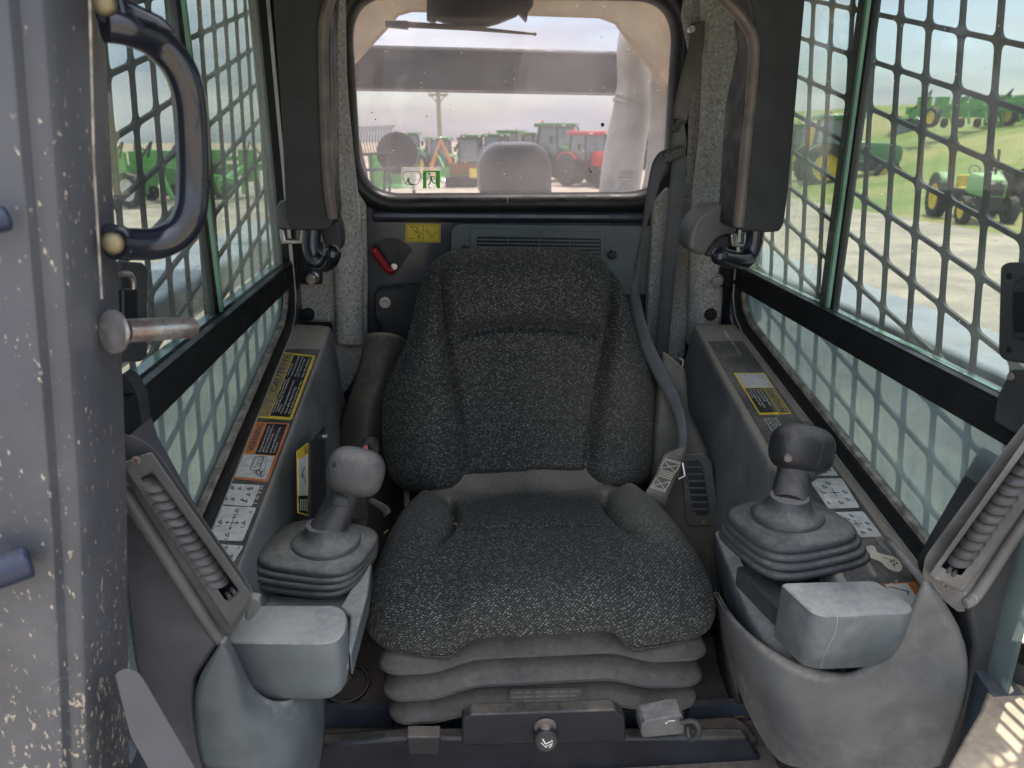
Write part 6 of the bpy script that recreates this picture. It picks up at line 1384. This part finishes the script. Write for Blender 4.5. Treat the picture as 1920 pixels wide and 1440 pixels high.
# ------------------------------------------------------------------ foreground door post on the left
def front_post():
    t = thing('door_post', 'muddy navy steel door post filling the left foreground', 'door post')
    Yf = .50
    # cross section swept down: rounded channel section, front face at Yf
    xr_t, xr_b = P(200, 0, Y=.60).x, P(244, 1000, Y=.60).x
    sec = [(-.62, .0), (-.022, .0), (-.016, .001), (-.0145, .006), (-.0135, .010), (-.008, .011), (-.003, .014), (0, .022), (0, .06), (-.004, .10), (-.62, .10)]
    rings = []; ed = [(2.05, -.205), (1.787, -.2355), (1.682, -.247), (1.553, -.2605), (1.424, -.276), (1.244, -.302), (.8, -.37), (.5, -.42)]
    for i in range(30):
        z = 2.05 - 1.5 * i / 29; xp = lerp_tab([(-q, x) for q, x in ed], -z)[0]
        rings.append([V((xp + x, Yf + y, z)) for x, y in sec])
    build(G().loft(rings), 'post_body', M['post'], t, ang=50, bev=.0008, fixn=True)
    build(G().tube([P(505 / 3, 0, Y=Yf + .0065), P(176, 300, Y=Yf + .0065), P(191, 560, Y=Yf + .0065)], .0007, 6), 'bright_bead', M['tan_seal'], t)
    # bolt through the post with washer
    tb = thing('striker_bolt', 'large steel striker bolt with hexagonal washer sticking out of the post', 'bolt')
    a = P(215, 622, Y=.545); b = P(362, 614, Y=.60); d = (b - a).normalized()
    m = Matrix.Translation(a) @ d.to_track_quat('Z', 'Y').to_matrix().to_4x4(); Ln = (b - a).length
    build(G().lathe([(.001, -.002), (.0155, -.002), (.0155, .0006), (.0148, .0014), (.001, .0014)], 32, m), 'washer', M['steel'], tb)
    build(G().lathe([(.001, .001), (.0112, .001), (.0118, .003), (.0112, .0055), (.001, .0055)], 6, m), 'hex_head', M['steel'], tb, bev=.0008)
    build(G().lathe([(.001, .008), (.0088, .008), (.0086, Ln * .5), (.0082, Ln - .001), (.0076, Ln), (.0056, Ln), (.0052, Ln - .004), (.001, Ln - .004)], 28, m), 'pin', M['steel_w'], tb)
    # second stub bolts at the very left edge
    for x, y, lab in ((8, 414, 'blurred blue bolt head at the left photo edge, upper one'), (18, 1082, 'blurred blue bolt end at the left photo edge, lower one')):
        c = P(x, y, Y=Yf - .03); tt = build(G().cyl(c + V((-.03, 0, -.004)), c + V((.004 if y > 900 else -.008, .02, 0)), .0115 if y > 900 else .008, 20), 'hinge_bolt', M['bluebolt'], None, lab, 'bolt', bev=.003, seg=3)
    # lower wedge bracket
    tw = thing('post_gusset', 'angled navy gusset plate at the foot of the left post', 'gusset')
    g = G().slab(rnd([P(x, y, Y=.50) for x, y in ((215, 1262), (238, 1252), (262, 1262), (285, 1300), (372, 1450), (380, 1480), (300, 1480), (245, 1380))], .004), (P(280, 1380, Y=.5) - CP).normalized() * .05); build(g, 'wedge', M['gusset'], tw, bev=.004, seg=3, fixn=True)
    # grab handle
    th = thing('grab_handle', 'glossy black D shaped grab handle bolted to the left post', 'handle')
    pts = crv([P(x, y, Y=d) for x, y, d in ((196, 44, .56), (240, 52, .57), (290, 76, .59), (330, 118, .60), (352, 170, .605), (360, 240, .61), (362, 340, .61), (356, 400, .605), (334, 436, .60), (296, 456, .59), (250, 458, .575), (214, 456, .56))], 7)
    build(G().tube(pts, .0118, 24), 'handle_tube', M['handle'], th)
    for x, y, d in ((196, 6, .552), (212, 456, .552)):
        c = P(x, y, Y=d); build(G().sup(c, (.0075, .006, .0075), .9, 1, n=18, k=10), 'dome_bolt', M['brass'], th)
        build(G().slab(rnd([c + V((-.010, .006, .013)), c + V((.008, .006, .011)), c + V((.010, .006, -.010)), c + V((-.010, .006, -.012))], .006), (0, .006, 0)), 'mount_plate', M['handle'], th, bev=.002)
    build(G().slab([P(x, y, Y=.565) for x, y in ((196, 0), (240, 0), (300, 30), (330, 62), (290, 50), (240, 34), (196, 30))], (0, .008, 0)), 'upper_gusset', M['handle'], th, bev=.003, fixn=True)
M['steel_w'] = mat('worn_steel', (.60, .57, .56), .26, .9, col2=(.42, .32, .30), ns=40, dust=(.3, .2, .18), damt=.3)
M['bluebolt'] = mat('blue_painted_bolt', (.022, .028, .055), .4, dust=(.4, .38, .36), damt=.2)
front_post()
g_ = G().box((XR + .085, .56, 1.25), (.10, .12, 1.62)); build(g_, 'door_post', M['gusset'], None, 'plain navy door post on the right, just outside the picture', 'door post', bev=.01, seg=3)
settle()
